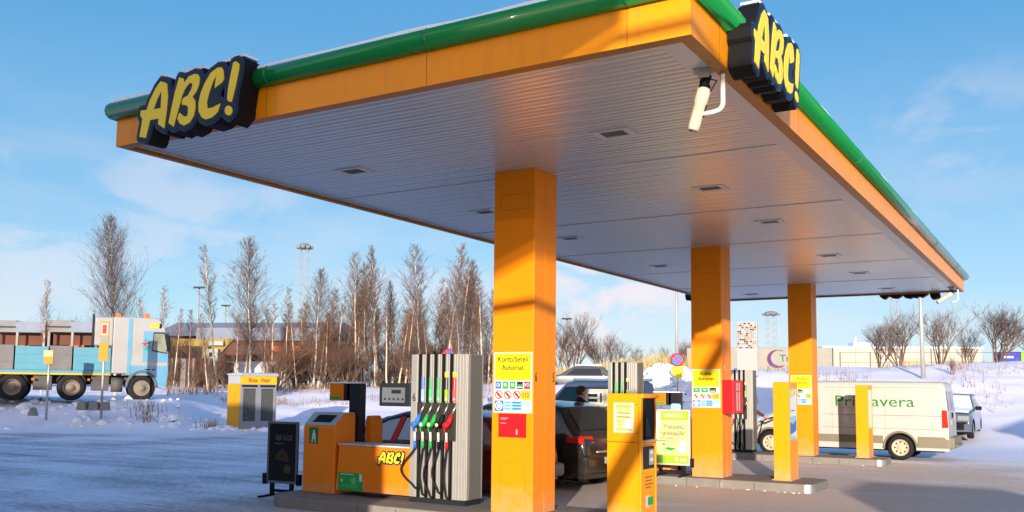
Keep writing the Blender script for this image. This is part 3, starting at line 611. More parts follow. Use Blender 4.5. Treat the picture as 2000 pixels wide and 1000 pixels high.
# ------------------------------------------------------------------ bin with washer post, on two islands
def bin_unit(loc, lb, lw, k=0):
    t = thing('litter_bin', lb, 'bin', loc, 0, 'orange bins on the islands')
    m = M(); w = .60
    P = [(0, .0), (0, .93), (.20, 1.11), (.44, 1.11), (.44, .0)]        # side outline (y, z)
    m.prism(P, lambda y, z, q: (w if q else 0, y, z)); b = build('body', m, ORG2, t, bevel=.025, seg=3)
    m = M(); m.box((.02, .03, -.05), (w-.02, .40, .0)); build('plinth', m, DARK, t)
    e = .012; m = M(); dn = Vector((0, -.18, .20)).normalized()*e
    P = [(.012, .015, .945), (w-.012, .015, .945), (w-.012, .20, 1.11), (.012, .20, 1.11)]
    m.v = [tuple(Vector(p)+dn*q) for q in (0, 1) for p in P]
    m.f = [(0, 3, 2, 1), (4, 5, 6, 7), (0, 1, 5, 4), (1, 2, 6, 5), (2, 3, 7, 6), (3, 0, 4, 7)]; m.m = [0]*6; m.sm = [False]*6
    m.box((.012, .205, 1.108), (w-.012, .43, 1.125)); l = build('lid', m, mat('bin_lid', (.42, .42, .43), .45, metal=.2, var=.08), t, bevel=.006)
    m = M(); P = [(.13, .055, .98), (w-.13, .055, .98), (w-.10, .165, 1.08), (.16, .165, 1.08)]; m.face([tuple(Vector(p)+dn*1.35) for p in P]); build('opening', m, BLACK, l)
    m = M(); m.box((.12, -.003, .69), (.29, .002, .92), 0)
    m.disc(.21, .865, .016, -.0045, 1, 12)
    for a, bb, c, d in ((.185, .235, .75, .845), (.175, .19, .72, .80), (.23, .245, .70, .82), (.165, .2, .71, .735)): m.fquad(a, bb, c, d, -.0045, 1)
    build('bin_sticker', m, [mat('bin_green', (.02, .16, .05), .5, var=.04), WHITE], t)
    m = M(); m.tube([(.0, .22, .30), (-.05, .22, .32), (-.055, .22, .42), (0, .22, .44)], .013, 6); build('side_handle', m, BLACK, t)
    u = thing('washer_post', lw, 'washer post', (loc[0]+.46, loc[1]+.46, loc[2]), 0, 'dark washer posts with orange boxes')
    m = M(); m.box((-.02, .0, 0), (.18, .14, 1.56)); build('post', m, DARK, u, bevel=.006)
    m = M(); m.box((-.06, .0, 1.30), (-.02, .14, 1.56)); m.box((-.12, .0, 1.30), (-.02, .14, 1.555)); build('arm', m, DARK, u)
    m = M(); m.box((-.38, -.02, 1.29), (-.122, .20, 1.54)); bx = build('towel_box', m, ORG2, u, bevel=.01)
    m = M(); m.box((-.39, -.03, 1.54), (.185, .205, 1.562)); build('snow_cap', m, SNOW, u, bevel=.008)
    m = M(); m.box((-.375, -.023, 1.31), (-.15, -.019, 1.35), 0); build('sticker', m, SGREEN, bx)
    m = M(); P = [(.0, .25), (.0, 1.0), (.05, 1.08), (.16, 1.08), (.24, .95), (.24, .25)]
    m.prism(P, lambda x, z, q: (.17+x*.55, .145+(.25 if q else 0), z)); build('back_bin', m, ORG2, u, bevel=.015)
bin_unit((-7.08, 3.45, .25), 'orange litter bin with a green sticker beside the dark poster board', 'dark post with an orange box, standing right behind the litter bin')
bin_unit((-5.0, 10.75, .15), 'orange litter bin hidden behind the green poster stand', 'dark post with an orange box behind the green poster stand')

# ------------------------------------------------------------------ poster boards
def board(loc, rz, label, w, h, dark):
    t = thing('poster_stand', label, 'poster stand', loc, rz)
    z0 = .19; m = M(); fw_ = .035; fm = mat('board_frame', (.16, .16, .17), .4, metal=.5, var=.06) if dark else ALUW
    for a, b in (((-w/2, -.02, z0), (-w/2+fw_, .02, z0+h)), ((w/2-fw_, -.02, z0), (w/2, .02, z0+h)), ((-w/2+fw_, -.02, z0), (w/2-fw_, .02, z0+fw_)), ((-w/2+fw_, -.02, z0+h-fw_), (w/2-fw_, .02, z0+h))): m.box(a, b)
    build('frame', m, fm, t, bevel=.006)
    m = M(); a, b, c, d = -w/2+fw_, w/2-fw_, z0+fw_, z0+h-fw_; y = -.012
    m.box((a, y, c), (b, .012, d), 0)
    if dark:
        for i in range(3):                              # dark food picture: a slice and a round dip
            m.face([(-.14+.03*i, y-.002-.001*i, c+.32+.02*i), (.14-.02*i, y-.002-.001*i, c+.28+.03*i), (.10-.02*i, y-.002-.001*i, c+.40-.01*i), (-.0, y-.002-.001*i, c+.49-.03*i), (-.10+.02*i, y-.002-.001*i, c+.42-.02*i)], 1+i % 2)
        m.disc(.10, c+.18, .07, y-.004, 3)
        pm = [mat('dark_poster', (.012, .011, .010), .16, var=.1), mat('crust', (.045, .028, .014), .5, var=.3, vs=20), mat('topping', (.055, .035, .012), .5, var=.3, vs=30), mat('dip', (.05, .06, .014), .5, var=.2)]
        p = build('poster', m, pm, t)
        text('lettering', 'ÄIJÄ SLICE', .10, mat('dim_print', (.11, .11, .115), .5, var=0), p, (.02, y-.002, d-.21), sx=.68, bold=.001)
        m = M(); m.fquad(-.16, .02, d-.30, d-.288, y-.002); build('small_print', m, MATS['dim_print'], p)
    else:
        h2 = d-c
        m.fquad(a, b, d-.17*h2, d, y-.001, 1); m.fquad(a, b, c, c+.155*h2, y-.001, 1); m.fquad(a, a+.13, c+.0, c+.155*h2, y-.0015, 2)
        m.face([(a+.02, y-.0012, c+.34*h2), (a+.10, y-.0012, d-.02), (a+.0, y-.0012, d-.01)], 4)
        m.fquad(a+.13, a+.18, c+.40*h2-.06, c+.40*h2-.02, y-.002, 5); m.face([(a+.17, y-.002, c+.27*h2), (a+.30, y-.002, c+.24*h2), (a+.40, y-.002, c+.29*h2), (a+.22, y-.002, c+.31*h2)], 5)
        m.face([(b-.20, y-.0015, c+.23*h2), (b-.06, y-.0015, c+.20*h2), (b-.03, y-.0015, c+.42*h2), (b-.14, y-.0015, c+.45*h2)], 4)
        m.fquad(a+.09, a+.34, c+.475*h2, c+.487*h2, y-.002, 3); m.fquad(a+.05, a+.37, c+.42*h2, c+.432*h2, y-.002, 3)
        m.fquad(b-.16, b-.04, c+.05*h2, c+.09*h2, y-.003, 4); m.fquad(b-.25, b-.21, c+.05*h2, c+.11*h2, y-.003, 4)
        p = build('poster', m, [PALEY, LIME, mat('deep_lime', (.12, .26, .03), .5, var=.1), INK, mat('poster_white', (.78, .79, .70), .45, var=.03), SGREEN], t)
        text('lettering', 'VENIKKA', .095, MATS['poster_white'], p, (.03, y-.003, d-.085*h2), sx=1.0, bold=.001)
        text('lettering', 'Yllätysetu', .125, mat('grey_ink', (.10, .11, .08), .5, var=0), p, (.03, y-.003, d-.30*h2), sx=.82, bold=.001)
        text('lettering', 'tankkaajille!', .125, MATS['grey_ink'], p, (.03, y-.003, d-.42*h2), sx=.82, bold=.001)
    m = M()
    for s_ in (-1, 1):
        m.box((s_*w*.32-.03, -.02, .0), (s_*w*.32+.03, .02, z0)); m.box((s_*w*.32-.025, -.30, .0), (s_*w*.32+.025, .30, .025))
        m.box((s_*(w/2+.03)-.03, -.035, z0-.02), (s_*(w/2+.03)+.03, .035, z0+.14))
    m.box((-w*.32, -.02, .06), (w*.32, .02, .10)); build('foot', m, BLACK, t)
    if not dark:
        m = M(); m.prism([(-.02, 0), (.17, 0), (.17, .08), (.14, .11), (.0, .11), (-.02, .08)], lambda x, z, q: (x, .02 if q else -.01, z0+h+z)); build('clip', m, LBLUE, t)
p_ = at(549, 965, 12.3)
board((-7.86, 3.85, .1), R_(7), 'dark advertising stand with a dim food picture, left of the litter bin', .56, .92, True)
board((-4.13, 10.18, .15), R_(4), 'yellow and green poster stand between the terminal and middle column', .70, 1.04, False)

# ------------------------------------------------------------------ payment terminal and end posts
def terminal():
    t = thing('payment_terminal', 'yellow payment terminal with a small framed poster, nearest the camera right of the front column', 'payment terminal', (-2.24, 3.3, .25))
    w, dp, h = .42, .46, 1.45
    m = M(); m.box((0, 0, 0), (w-.03, dp, .90)); m.box((0, 0, .904), (w-.03, dp, h)); m.box((w-.03, 0, 0), (w, dp, .10)); m.box((w-.03, 0, .10), (w, .06, h-.05)); m.box((w-.03, dp-.03, .10), (w, dp, h-.05)); m.box((w-.03, .0, h-.05), (w+.03, dp+.02, h)); m.box((w-.03, .06, .87), (w, dp-.03, .93))
    build('cabinet', m, TERM, t, bevel=.006)
    m = M(); m.box((w-.029, .06, .93), (w-.012, dp-.03, h-.05)); m.box((w-.03, .06, .93), (w+.03, .075, h-.05)); m.prism([(.10, .97), (.30, .97), (.27, 1.05), (.20, 1.18), (.16, 1.18)], lambda y, z, q: (w-.002 if q else w-.012, y, z), 1); build('card_recess', m, [BLACK, DARK], t)
    m = M(); m.box((w-.03, .07, .905), (w+.035, dp-.04, .925)); build('shelf', m, ALUW, t)
    m = M(); m.box((w-.03, .08, .60), (w-.004, .40, .85), 0); m.rquad(.24, .38, .64, .82, w-.003, 1); m.rquad(.26, .36, .68, .72, w-.0015, 2); m.rquad(.26, .36, .76, .80, w-.0015, 2); build('keypad', m, [DARK, POLE, WHITE], t)
    m = M(); m.box((w-.03, .06, .10), (w-.006, dp-.03, .60)); build('side_panel', m, TERM, t)
    m = M()
    for i, (a, b, c, d) in enumerate(((.12, .34, .50, .515), (.14, .32, .46, .475), (.12, .36, .42, .435), (.15, .30, .385, .40))): m.rquad(a, b, c, d, w-.004, 0)
    m.rquad(.14, .24, .17, .30, w-.004, 1); m.rquad(.20, .36, .19, .28, w-.003, 2); build('sticker', m, [mat('brown_print', (.25, .12, .03), .6, var=0), WHITE, SGREEN], t)
    m = M(); m.box((.09, -.014, 1.01), (.335, 0, 1.345), 0); m.fquad(.113, .312, 1.033, 1.322, -.0155, 1); m.fquad(.113, .312, 1.29, 1.322, -.0165, 2); m.fquad(.113, .312, 1.033, 1.052, -.0165, 2); m.fquad(.14, .29, 1.225, 1.237, -.0165, 3); m.fquad(.13, .30, 1.18, 1.192, -.0165, 3)
    m.fquad(.13, .19, 1.13, 1.136, -.0165, 3); m.fquad(.15, .20, 1.10, 1.106, -.0165, 3); m.face([(.22, -.0165, 1.06), (.30, -.0165, 1.055), (.31, -.0165, 1.15), (.25, -.0165, 1.16)], 4)
    build('framed_poster', m, [WHITE, PALEY, LIME, MATS['grey_ink'], MATS['poster_white']], t)
    m = M(); m.disc(.37, 1.325, .008, -.0012, 0, 10); m.disc(.37, 1.01, .008, -.0012, 0, 10); build('lock', m, DARK, t)
    m = M(); m.box((.385, -.001, .1), (.388, .002, h)); build('door_seam', m, MATS['panel_groove2'], t)
terminal()
def end_post(loc, label, img):
    t = thing('sign_post', label, 'display post', loc, 0, 'yellow display posts at the island ends'); w, dp, h = .29, .58, 1.76
    m = M(); m.box((0, 0, .0), (w-.02, dp, h)); m.box((w-.02, 0, 0), (w, .055, h)); m.box((w-.02, dp-.055, 0), (w, dp, h)); m.box((w-.02, .055, h-.11), (w, dp-.055, h)); m.box((w-.02, .055, 0), (w, dp-.055, .72)); m.box((-.03, -.03, 0), (w+.03, dp+.03, .02))
    build('post', m, TERM, t, bevel=.005)
    m = M(); x = w-.012; m.box((w-.021, .055, .72), (x, dp-.055, h-.11), 0)
    y0, y1 = .055, dp-.055
    if img:
        m.face([(x+.001, y0, .80), (x+.001, y1, .88), (x+.001, y1, 1.10), (x+.001, (y0+y1)/2, 1.02), (x+.001, y0, 1.08)], 1); m.face([(x+.001, y0, .72), (x+.001, y1, .72), (x+.001, y1, .76), (x+.001, y0, .80)], 2)
        m.face([(x+.0015, y0, 1.05), (x+.0015, (y0+y1)/2, 1.0), (x+.0015, y1, 1.08), (x+.0015, y1, 1.16), (x+.0015, y0, 1.13)], 2); m.face([(x+.001, y0, 1.46), (x+.001, y1, 1.53), (x+.001, y1, 1.65), (x+.001, y0, 1.65)], 3)
        m.face([(x+.002, y0+.05, 1.50), (x+.002, y1-.06, 1.60), (x+.002, y1-.1, 1.63), (x+.002, y0+.06, 1.56)], 4); m.rquad(y0+.10, y1-.12, 1.235, 1.25, x+.002, 5)
    else:
        m.rquad(y0+.05, y1-.05, 1.2, 1.5, x+.001, 3); m.rquad(y0+.1, y1-.1, .95, 1.1, x+.001, 3)
    build('poster', m, [mat('poster_pale', (.62, .70, .78), .3, var=.1, vs=4), BLUE, LBLUE, mat('poster_grey', (.50, .54, .55), .35, var=.15, vs=5), SYEL, INK] if img else [mat('poster_cream', (.70, .68, .58), .3, var=.08), BLUE, LBLUE, mat('poster_pale2', (.66, .68, .66), .35, var=.1), SYEL, INK], t)
end_post((-2.30, 10.45, .15), 'yellow display post with a blue winter poster at the end of the middle island', True)
end_post((-2.21, 17.45, .15), 'yellow display post with a pale faded poster in front of the white van', False)
t = thing('fire_cabinet', 'red box fixed to the right side of the middle column', 'box', (CX1+.004, 10.30, 1.32))
m = M(); m.box((0, 0, 0), (.20, .62, .62)); build('case', m, RED, t, bevel=.012)
m = M(); m.rquad(.20, .28, .05, .57, .2015, 0); m.rquad(.34, .42, .05, .57, .2015, 0); m.rquad(.10, .60, .40, .42, .2022, 1); build('label', m, [mat('pink_label', (.70, .42, .38), .5, var=.1), RED], t)
# ------------------------------------------------------------------ the station shop behind the photographer: it throws the shade over the left half
def shop():
    t = thing('station_shop', 'station shop standing behind the photographer', 'shop building', (0, 0, 0))
    wl = mat('shop_wall', (.72, .66, .56), .7, var=.06)
    m = M(); m.box((-30, -26, -.1), (-7, -9, 5.9)); m.box((-7, -24, -.1), (-.85, -8, 7.6)); build('wall', m, wl, t)
    m = M(); m.box((-30.3, -26.3, 5.9), (-7, -8.7, 6.1)); m.box((-7.2, -24.3, 7.6), (-.7, -7.8, 7.8)); build('roof', m, STRIP, t)
    m = M(); m.box((-.85, -22, 8.1), (3.7, -10, 8.3)); build('entrance_canopy', m, FASCIA, t)
    m = M(); m.box((3.66, -22, 6.25), (3.7, -10, 6.33))
    for k in range(32): m.box((3.66, -22, 6.37+.055*k), (3.7, -10, 6.37+.055*k+.036))
    build('shade_slats', m, ALU, t)  # unseen slats added to let only part of the sun reach the fascia
    m = M(); m.tube([(-.03, -10.6, -.1), (-.03, -10.6, 6.25)], .13, 10); build('shade_post', m, POLE, t)  # unseen post added for the dark stripe across the pump cabinet
    m = M(); a, b = Vector((.2, -8.6, 4.73)), Vector((2.6, -6.68, 4.73)); m.tube([a, b], .06, 8); m.tube([a, Vector((-.85, -9.0, 4.9))], .05, 6); build('shade_bar', m, DARK, t)  # unseen bar added to cast the dark line on the front column
    m = M(); m.tube([(1.42, -9.0, .25), (3.7, -9.0, 3.9)], .135, 8); build('shade_strut', m, POLE, t); m = M(); m.tube([(4.66, -9.0, 5.44), (5.1, -9.0, 6.14)], .135, 8); m.tube([(3.7, -10.2, 6.3), (5.1, -9.0, 6.14)], .05, 6); build('shade_stub', m, POLE, t)  # two unseen slanted pieces, added for the diagonal shadows on terminal and column
    build('shade_box', M().box((6.9, -8.4, -.1), (9.3, -6.2, 3.4)), wl, t)  # unseen box added to shade the ground at lower right
    m = M()
    for k in range(6): m.box((-6.6+k, -7.99, .4), (-5.75+k, -7.95, 2.8))
    for k in range(10): m.box((-28+2*k, -8.99, .8), (-26.4+2*k, -8.95, 2.8))
    build('window', m, GLASS, t)
shop()
t = thing('shade_block', 'unseen block right of the photographer, added to shade the snow bank', 'shade block', (10.5, 6.5, 0)); build('wall', M().box((0, 0, -.2), (9, 9, 4.6)), MATS['shop_wall'], t); build('roof', M().box((-.2, -.2, 4.6), (9.2, 9.2, 4.8)), STRIP, t); build('door', M().box((2, -.03, 0), (6, .0, 3.4)), POLE, t)  # out-of-view block added to throw shade on the right bank

# ------------------------------------------------------------------ vehicles
def lerp(P, x):
    if x <= P[0][0]: return P[0][1]
    for a, b in zip(P, P[1:]):
        if x <= b[0]: return a[1]+(b[1]-a[1])*(x-a[0])/max(1e-6, b[0]-a[0])
    return P[-1][1]
class Car:
    """x forward, y left, z up, ground at z = 0"""
    def __init__(s, L, hw, prof, zb, belt, wheels, wr, tumble=.3, nose=.10, tail=.06, rc=.07, wgap=.05):
        s.L, s.hw, s.prof, s.zb, s.belt, s.wheels, s.wr, s.tumble, s.nose, s.tail, s.rc, s.wgap = L, hw, prof, zb, belt, wheels, wr, tumble, nose, tail, rc, wgap
        s.x0, s.x1 = prof[0][0], prof[-1][0]
    def w(s, x, z):
        f = (x-s.x0)/(s.x1-s.x0); q = s.hw
        q *= 1-s.nose*max(0, (f-.72)/.28)**2.2-s.tail*max(0, (.2-f)/.2)**2.2
        zm = s.zb+.45*(s.belt-s.zb)
        q -= .045*((z-zm)/(s.belt-s.zb))**2 if z < s.belt else .045*.3+s.tumble*(z-s.belt)
        zt = lerp(s.prof, x); d = z-(zt-s.rc)
        if d > 0: q -= s.rc-math.sqrt(max(0, s.rc**2-min(d, s.rc)**2))*1.0
        return q
    def bot(s, x):
        z = s.zb
        for xw in s.wheels:
            r = s.wr+s.wgap
            if abs(x-xw) < r: z = max(z, s.wr+math.sqrt(r*r-(x-xw)**2)*.97)
        return z
    def body(s, mats, t, name='body'):
        xs = set([p[0] for p in s.prof]); n = int((s.x1-s.x0)/.07)
        xs |= {round(s.x0+(s.x1-s.x0)*k/n, 4) for k in range(n+1)}
        for xw in s.wheels:
            r = s.wr+s.wgap; xs |= {round(xw+r*cos(pi*k/14), 4) for k in range(15)}
        xs = sorted(xs); m = M(); rings = []
        NS, NT = 16, 5
        for x in xs:
            zt = lerp(s.prof, x); zb = min(s.bot(x), zt-.06); ring = []
            for k in range(NS+1):
                f = k/NS; f = f if f < .7 else .7+.3*(1-max(0, 1-(f-.7)/.3)**1.6)
                z = zb+(zt-zb)*f; ring.append((x, s.w(x, z), z))
            we = ring[-1][1]
            for k in range(1, NT): ring.append((x, we*(1-k/NT), zt+.025*(1-(1-k/NT)**2)*min(1, we)))
            ring += [(x, 0, zt+.025*min(1, we))]
            full = ring+[(p[0], -p[1], p[2]) for p in ring[-2::-1]]
            i = len(m.v); m.v += full; rings.append((i, len(full)))
        for (a, n_), (b, _) in zip(rings, rings[1:]):
            for k in range(n_-1):
                m.f.append((a+k, a+k+1, b+k+1, b+k)); m.m.append(0); m.sm.append(True)
        for a, n_ in (rings[0], rings[-1]):
            m.f.append(tuple(a+k for k in range(n_))); m.m.append(0); m.sm.append(False)
        o = build(name, m, mats, t)
        m = M(); m.box((s.x0+.15, -s.hw*.82, s.zb-.04), (s.x1-.15, s.hw*.82, s.zb+.22))
        for xw in s.wheels: m.box((xw-s.wr-.1, -s.hw*.8, s.zb), (xw+s.wr+.1, s.hw*.8, s.wr*2+.12))
        build('underbody', m, BLACK, t)
        return o
    def side(s, name, P, sd, mats, t, off=.006, n=8, mi=0):    # a patch on the side following the body; P convex (x, z)
        zs = [p[1] for p in P]; z0, z1 = min(zs), max(zs); m = M()
        def span(z):
            xs = []
            for i in range(len(P)):
                (xa, za), (xb, zb_) = P[i], P[(i+1) % len(P)]
                if abs(zb_-za) < 1e-9:
                    if abs(z-za) < 1e-6: xs += [xa, xb]
                elif min(za, zb_)-1e-9 <= z <= max(za, zb_)+1e-9: xs.append(xa+(xb-xa)*(z-za)/(zb_-za))
            return min(xs), max(xs)
        ev = sorted(set([z0+(z1-z0)*k/n for k in range(n+1)]+zs)); prev = None
        for z in ev:
            a, b = span(z); row = [(a+(b-a)*k/6) for k in range(7)]
            row = [(x, sd*(s.w(x, z)+off), z) for x in row]
            if prev:
                for k in range(6): m.face([prev[k], prev[k+1], row[k+1], row[k]], mi, True)
            prev = row
        return build(name, m, mats, t)
    def top(s, name, xa, xb, f0, f1, mats, t, off=.008):      # windscreen / rear window on a sloping stretch of the profile
        m = M(); prev = None
        for k in range(9):
            x = xa+(xb-xa)*k/8; zt = lerp(s.prof, x); we = s.w(x, zt-.03); fr = f0+(f1-f0)*k/8; row = []
            nz = Vector((-(lerp(s.prof, x+.01)-lerp(s.prof, x-.01))/.02, 0, 1)).normalized()*off
            for j in range(9):
                y = we*fr*(1-j/4); g = abs(y)/max(.01, we); p = Vector((x, y, zt+.025*(1-g*g)))+nz; row.append(tuple(p))
            if prev:
                for j in range(8): m.face([prev[j], prev[j+1], row[j+1], row[j]], 0, True)
            prev = row
        return build(name, m, mats, t)
    def wheel_set(s, t, rim=None, sides=(-1, 1), width=.2):
        rim = rim or mat('rim', (.42, .41, .39), .4, metal=.7, var=.1)
        first = None
        for xw in s.wheels:
            for sd in sides:
                y = sd*(s.hw-.02); r = s.wr
                m = M(); pr = [(r*.62, -width), (r*.9, -width), (r, -width*.8), (r, -.035), (r*.93, -.006), (r*.72, 0), (r*.64, -.02), (r*.62, -.05)]
                m.lathe([(a, sd*b) for a, b in pr], (0, 0, 0), 'y', 28); o = build('wheel', m, RUBBER, t, (xw, y, r))
                m = M(); m.lathe([(r*.65, sd*-.012), (r*.60, sd*-.02), (r*.55, sd*-.055), (r*.30, sd*-.04), (r*.22, sd*-.015), (0, sd*-.012)], (0, 0, 0), 'y', 28, 0)
                for k in range(8):
                    a = 2*pi*k/8; m.disc(r*.43*cos(a), r*.43*sin(a), r*.07, sd*-.042, 1, 8)
                m.lathe([(r*.12, sd*.0), (0, sd*.004)], (0, 0, 0), 'y', 12, 0)
                build('rim', m, [rim, BLACK], o)
def paint(name, col, rough=.22, **k): return mat(name, col, rough, coat=.8, var=.03, **k)
DIRT = dict(dirt=((.20, .17, .14), .3, 2.5))

# dark red estate behind the first pump, facing left
c = Car(4.35, .86, [(-2.15, .62), (-2.12, .88), (-2.02, .96), (-1.72, 1.24), (-1.4, 1.31), (-.75, 1.34), (-.1, 1.31), (.25, 1.22), (1.02, .90), (1.30, .82), (1.52, .66), (1.6, .48)], .22, .82, (-1.28, .98), .31)
t = thing('parked_car', 'dark red car facing left behind the tall five-hose pump', 'car', (-7.15, 6.45, .04), pi, 'cars in the lanes between the pumps')
pr = paint('car_dark_red', (.10, .008, .013)); c.body(pr, t); c.wheel_set(t)
g = mat('car_window', (.22, .32, .42), .08, var=0, spec=.9)
c.top('windscreen', .98, .27, .93, .90, g, t); c.top('rear_window', -1.98, -1.74, .9, .88, GLASS, t)
for sd in (-1, 1):
    c.side('window_trim', [(1.0, .835), (-1.74, .85), (-1.60, 1.22), (-.75, 1.275), (-.1, 1.25), (.22, 1.17)], sd, BLACK, t, .003)
    c.side('front_window', [(.86, .85), (.06, .845), (-.06, 1.205), (.16, 1.16)], sd, g, t, .008); c.side('door_pillar', [(.05, .84), (-.06, .84), (-.17, 1.23), (-.075, 1.23)], sd, RED, t, .009); c.side('rear_door_window', [(-.08, .86), (-1.15, .87), (-1.15, 1.21), (-.19, 1.21)], sd, g, t, .007); c.side('quarter_window', [(-1.22, .90), (-1.66, .92), (-1.56, 1.17), (-1.22, 1.20)], sd, g, t)
    m = M(); m.cbox((.86, sd*.93, .89), (.12, .18, .13)); build('mirror', m, BLACK, t, bevel=.03)
    c.side('tail_lamp', [(-2.13, .62), (-1.98, .62), (-1.95, .90), (-2.08, .92)], sd, mat('tail_lamp', (.45, .02, .012), .2, var=.1, coat=.5), t, .012)
m = M(); m.box((-2.30, -.80, .28), (-2.08, .80, .50)); build('bumper', m, mat('grey_bumper', (.18, .17, .16), .45, var=.1), t, bevel=.06, seg=3)
m = M()
for k in range(25): a = 2*pi*k/24
m.tube([(.12+.06*sin(2*pi*k/24), -.36+.18*cos(2*pi*k/24), .98+.17*sin(2*pi*k/24)) for k in range(25)], .012, 6); build('steering_wheel', m, BLACK, t)
m = M(); m.tube([(.62, .74, .965), (.60, -.2, 1.02)], .012, 5); m.tube([(.66, -.1, .965), (.62, -.8, 1.01)], .012, 5); build('wiper', m, BLACK, t)

# dark hatchback, tail towards us
c = Car(4.2, .88, [(-2.05, .55), (-2.03, .86), (-1.90, .98), (-1.52, 1.42), (-1.1, 1.50), (-.3, 1.53), (.3, 1.45), (1.05, 1.0), (1.8, .83), (2.1, .66), (2.16, .5)], .22, .92, (-1.25, 1.3), .32, tail=.17, rc=.10)
t = thing('parked_car', 'black hatchback with red tail lamps, its rear showing between the front column and terminal', 'car', (-6.68, 8.85, .0), pi-R_(9), 'cars in the lanes between the pumps')
c.body(paint('car_black', (.016, .013, .012), .16, dirt=((.05, .042, .036), .4, 1.5)), t); c.wheel_set(t)
c.top('rear_window', -1.87, -1.55, .84, .80, GLASS, t); c.top('windscreen', 1.0, .36, .92, .88, GLASS, t)
for sd in (-1, 1):
    c.side('front_window', [(.75, .97), (-.2, .96), (-.2, 1.38), (.22, 1.37)], sd, GLASS, t); c.side('rear_door_window', [(-.28, .96), (-1.1, .98), (-1.1, 1.40), (-.28, 1.40)], sd, GLASS, t); c.side('quarter_window', [(-1.16, 1.0), (-1.62, 1.08), (-1.45, 1.33), (-1.16, 1.38)], sd, GLASS, t)
    lo = c.side('tail_lamp', [(-2.02, .80), (-1.72, .84), (-1.72, .92), (-1.94, .95)], sd, MATS['tail_lamp'], t, .014)
    m = M()
    for a, b in ((0, .55),):
        y0, y1 = sd*.42, sd*.80
        m.prism([(-2.02, .81), (-1.9, .81), (-1.9, .93), (-1.955, .93)], lambda x, z, q: (x-(.03 if q else 0)*1, y0 if q else y1, z+(.012 if q else 0)))
    build('tail_lamp', m, MATS['tail_lamp'], t, bevel=.02)
    m = M(); m.box((-2.09, min(sd*.45, sd*.72), .36), (-2.05, max(sd*.45, sd*.72), .40)); build('reflector', m, RED, t)
m = M(); m.box((-2.13, -.80, .26), (-1.95, .80, .62)); build('bumper', m, MATS['car_black'], t, bevel=.07, seg=3)
m = M(); m.box((-2.145, -.26, .47), (-2.125, .26, .58), 0); build('number_plate', m, [mat('plate', (.35, .34, .31), .5, var=.1)], t)
m = M(); m.disc(0, .78, .05, -2.06); o = build('badge', m, STEEL, t); o.rotation_euler = (0, 0, -pi/2); o.location = (0, 0, 0)
m = M(); m.box((-2.07, -.35, .655), (-2.03, .35, .68)); build('trim_strip', m, STEEL, t)

# white panel van
VL = [(-2.28, .60), (-2.27, 1.2), (-2.20, 1.94), (-2.12, 2.01), (.9, 2.02), (1.25, 1.98), (1.9, 1.30), (2.35, 1.06), (2.62, .86), (2.66, .5)]
c = Car(5.0, .95, VL, .27, 1.05, (-1.13, 2.24-.02), .325, tumble=.075, nose=.10, tail=.02, rc=.09, wgap=.06)
t = thing('panel_van', 'cream white panel van with green Primavera lettering', 'van', (-2.63, 20.32, 0), pi)
vw = mat('van_white', (.46, .46, .43), .35, var=.04, coat=.4, dirt=((.30, .26, .19), .25, 1.2)); c.body(vw, t)
c.wheel_set(t, mat('van_rim', (.50, .42, .30), .6, var=.15, vs=8))
lower = mat('van_plastic', (.20, .18, .13), .6, var=.12)
for sd in (-1, 1):
    c.side('side_moulding', [(-.72, .42), (1.80, .42), (1.80, .62), (-.72, .62)], sd, lower, t, .012)
    c.side('sill', [(-.72, .27), (1.80, .27), (1.80, .36), (-.72, .36)], sd, vw, t, .004)
    c.side('rear_quarter_trim', [(-2.28, .34), (-1.55, .34), (-1.55, .62), (-2.28, .62)], sd, lower, t, .012)
    c.side('tail_lamp', [(-2.275, .86), (-2.13, .86), (-2.13, 1.30), (-2.25, 1.30)], sd, MATS['tail_lamp'], t, .014)
    c.side('cab_window', [(.95, 1.15), (1.72, 1.12), (1.72, 1.30), (1.30, 1.80), (.95, 1.82)], sd, GLASS, t)
    c.side('belt_groove', [(-2.15, 1.14), (.8, 1.14), (.8, 1.153), (-2.15, 1.153)], sd, lower, t, .003, 1)
    c.side('belt_groove', [(-2.1, .80), (.8, .80), (.8, .81), (-2.1, .81)], sd, lower, t, .003, 1)
    c.side('roof_groove', [(-2.1, 1.86), (.8, 1.86), (.8, 1.868), (-2.1, 1.868)], sd, lower, t, .003, 1)
    c.side('door_seam', [(.55, .63), (.556, .63), (.556, 1.86), (.55, 1.86)], sd, lower, t, .003); c.side('door_seam', [(-.78, .63), (-.774, .63), (-.774, 1.86), (-.78, 1.86)], sd, lower, t, .003)
    for xw in c.wheels:
        P = [(xw+.40*cos(R_(a)), sd*(c.hw-.0), .325+.40*sin(R_(a))) for a in range(-4, 185, 12)]; build('arch_trim', M().tube(P, .03, 6), lower, t)
    m = M(); m.cbox((1.62, sd*1.05, 1.25), (.14, .22, .30)); build('mirror', m, BLACK, t, bevel=.04)
c.top('windscreen', 1.87, 1.30, .92, .9, GLASS, t)
m = M(); m.box((-2.40, -.90, .34), (-2.20, .90, .62)); m.box((-2.46, -.60, .36), (-2.38, .60, .44)); build('rear_bumper', m, lower, t, bevel=.03)
for sd in (-1, 1):
    m = M(); P = [(-2.285, 1.28), (-2.285, 1.80)]
    a, b = sorted((sd*.08, sd*.72)); m.face([(-2.272-.0, a, 1.28), (-2.272, b, 1.28), (-2.222, b, 1.78), (-2.222, a, 1.78)]); build('rear_window', m, GLASS, t)
    m = M(); a, b = sorted((sd*.006, sd*.012)); m.box((-2.285, a, .64), (-2.262, b, 1.15)); build('door_edge', m, lower, t)
m = M(); m.box((-2.295, -.30, .92), (-2.27, .22, 1.04)); build('number_plate', m, MATS['plate'], t)
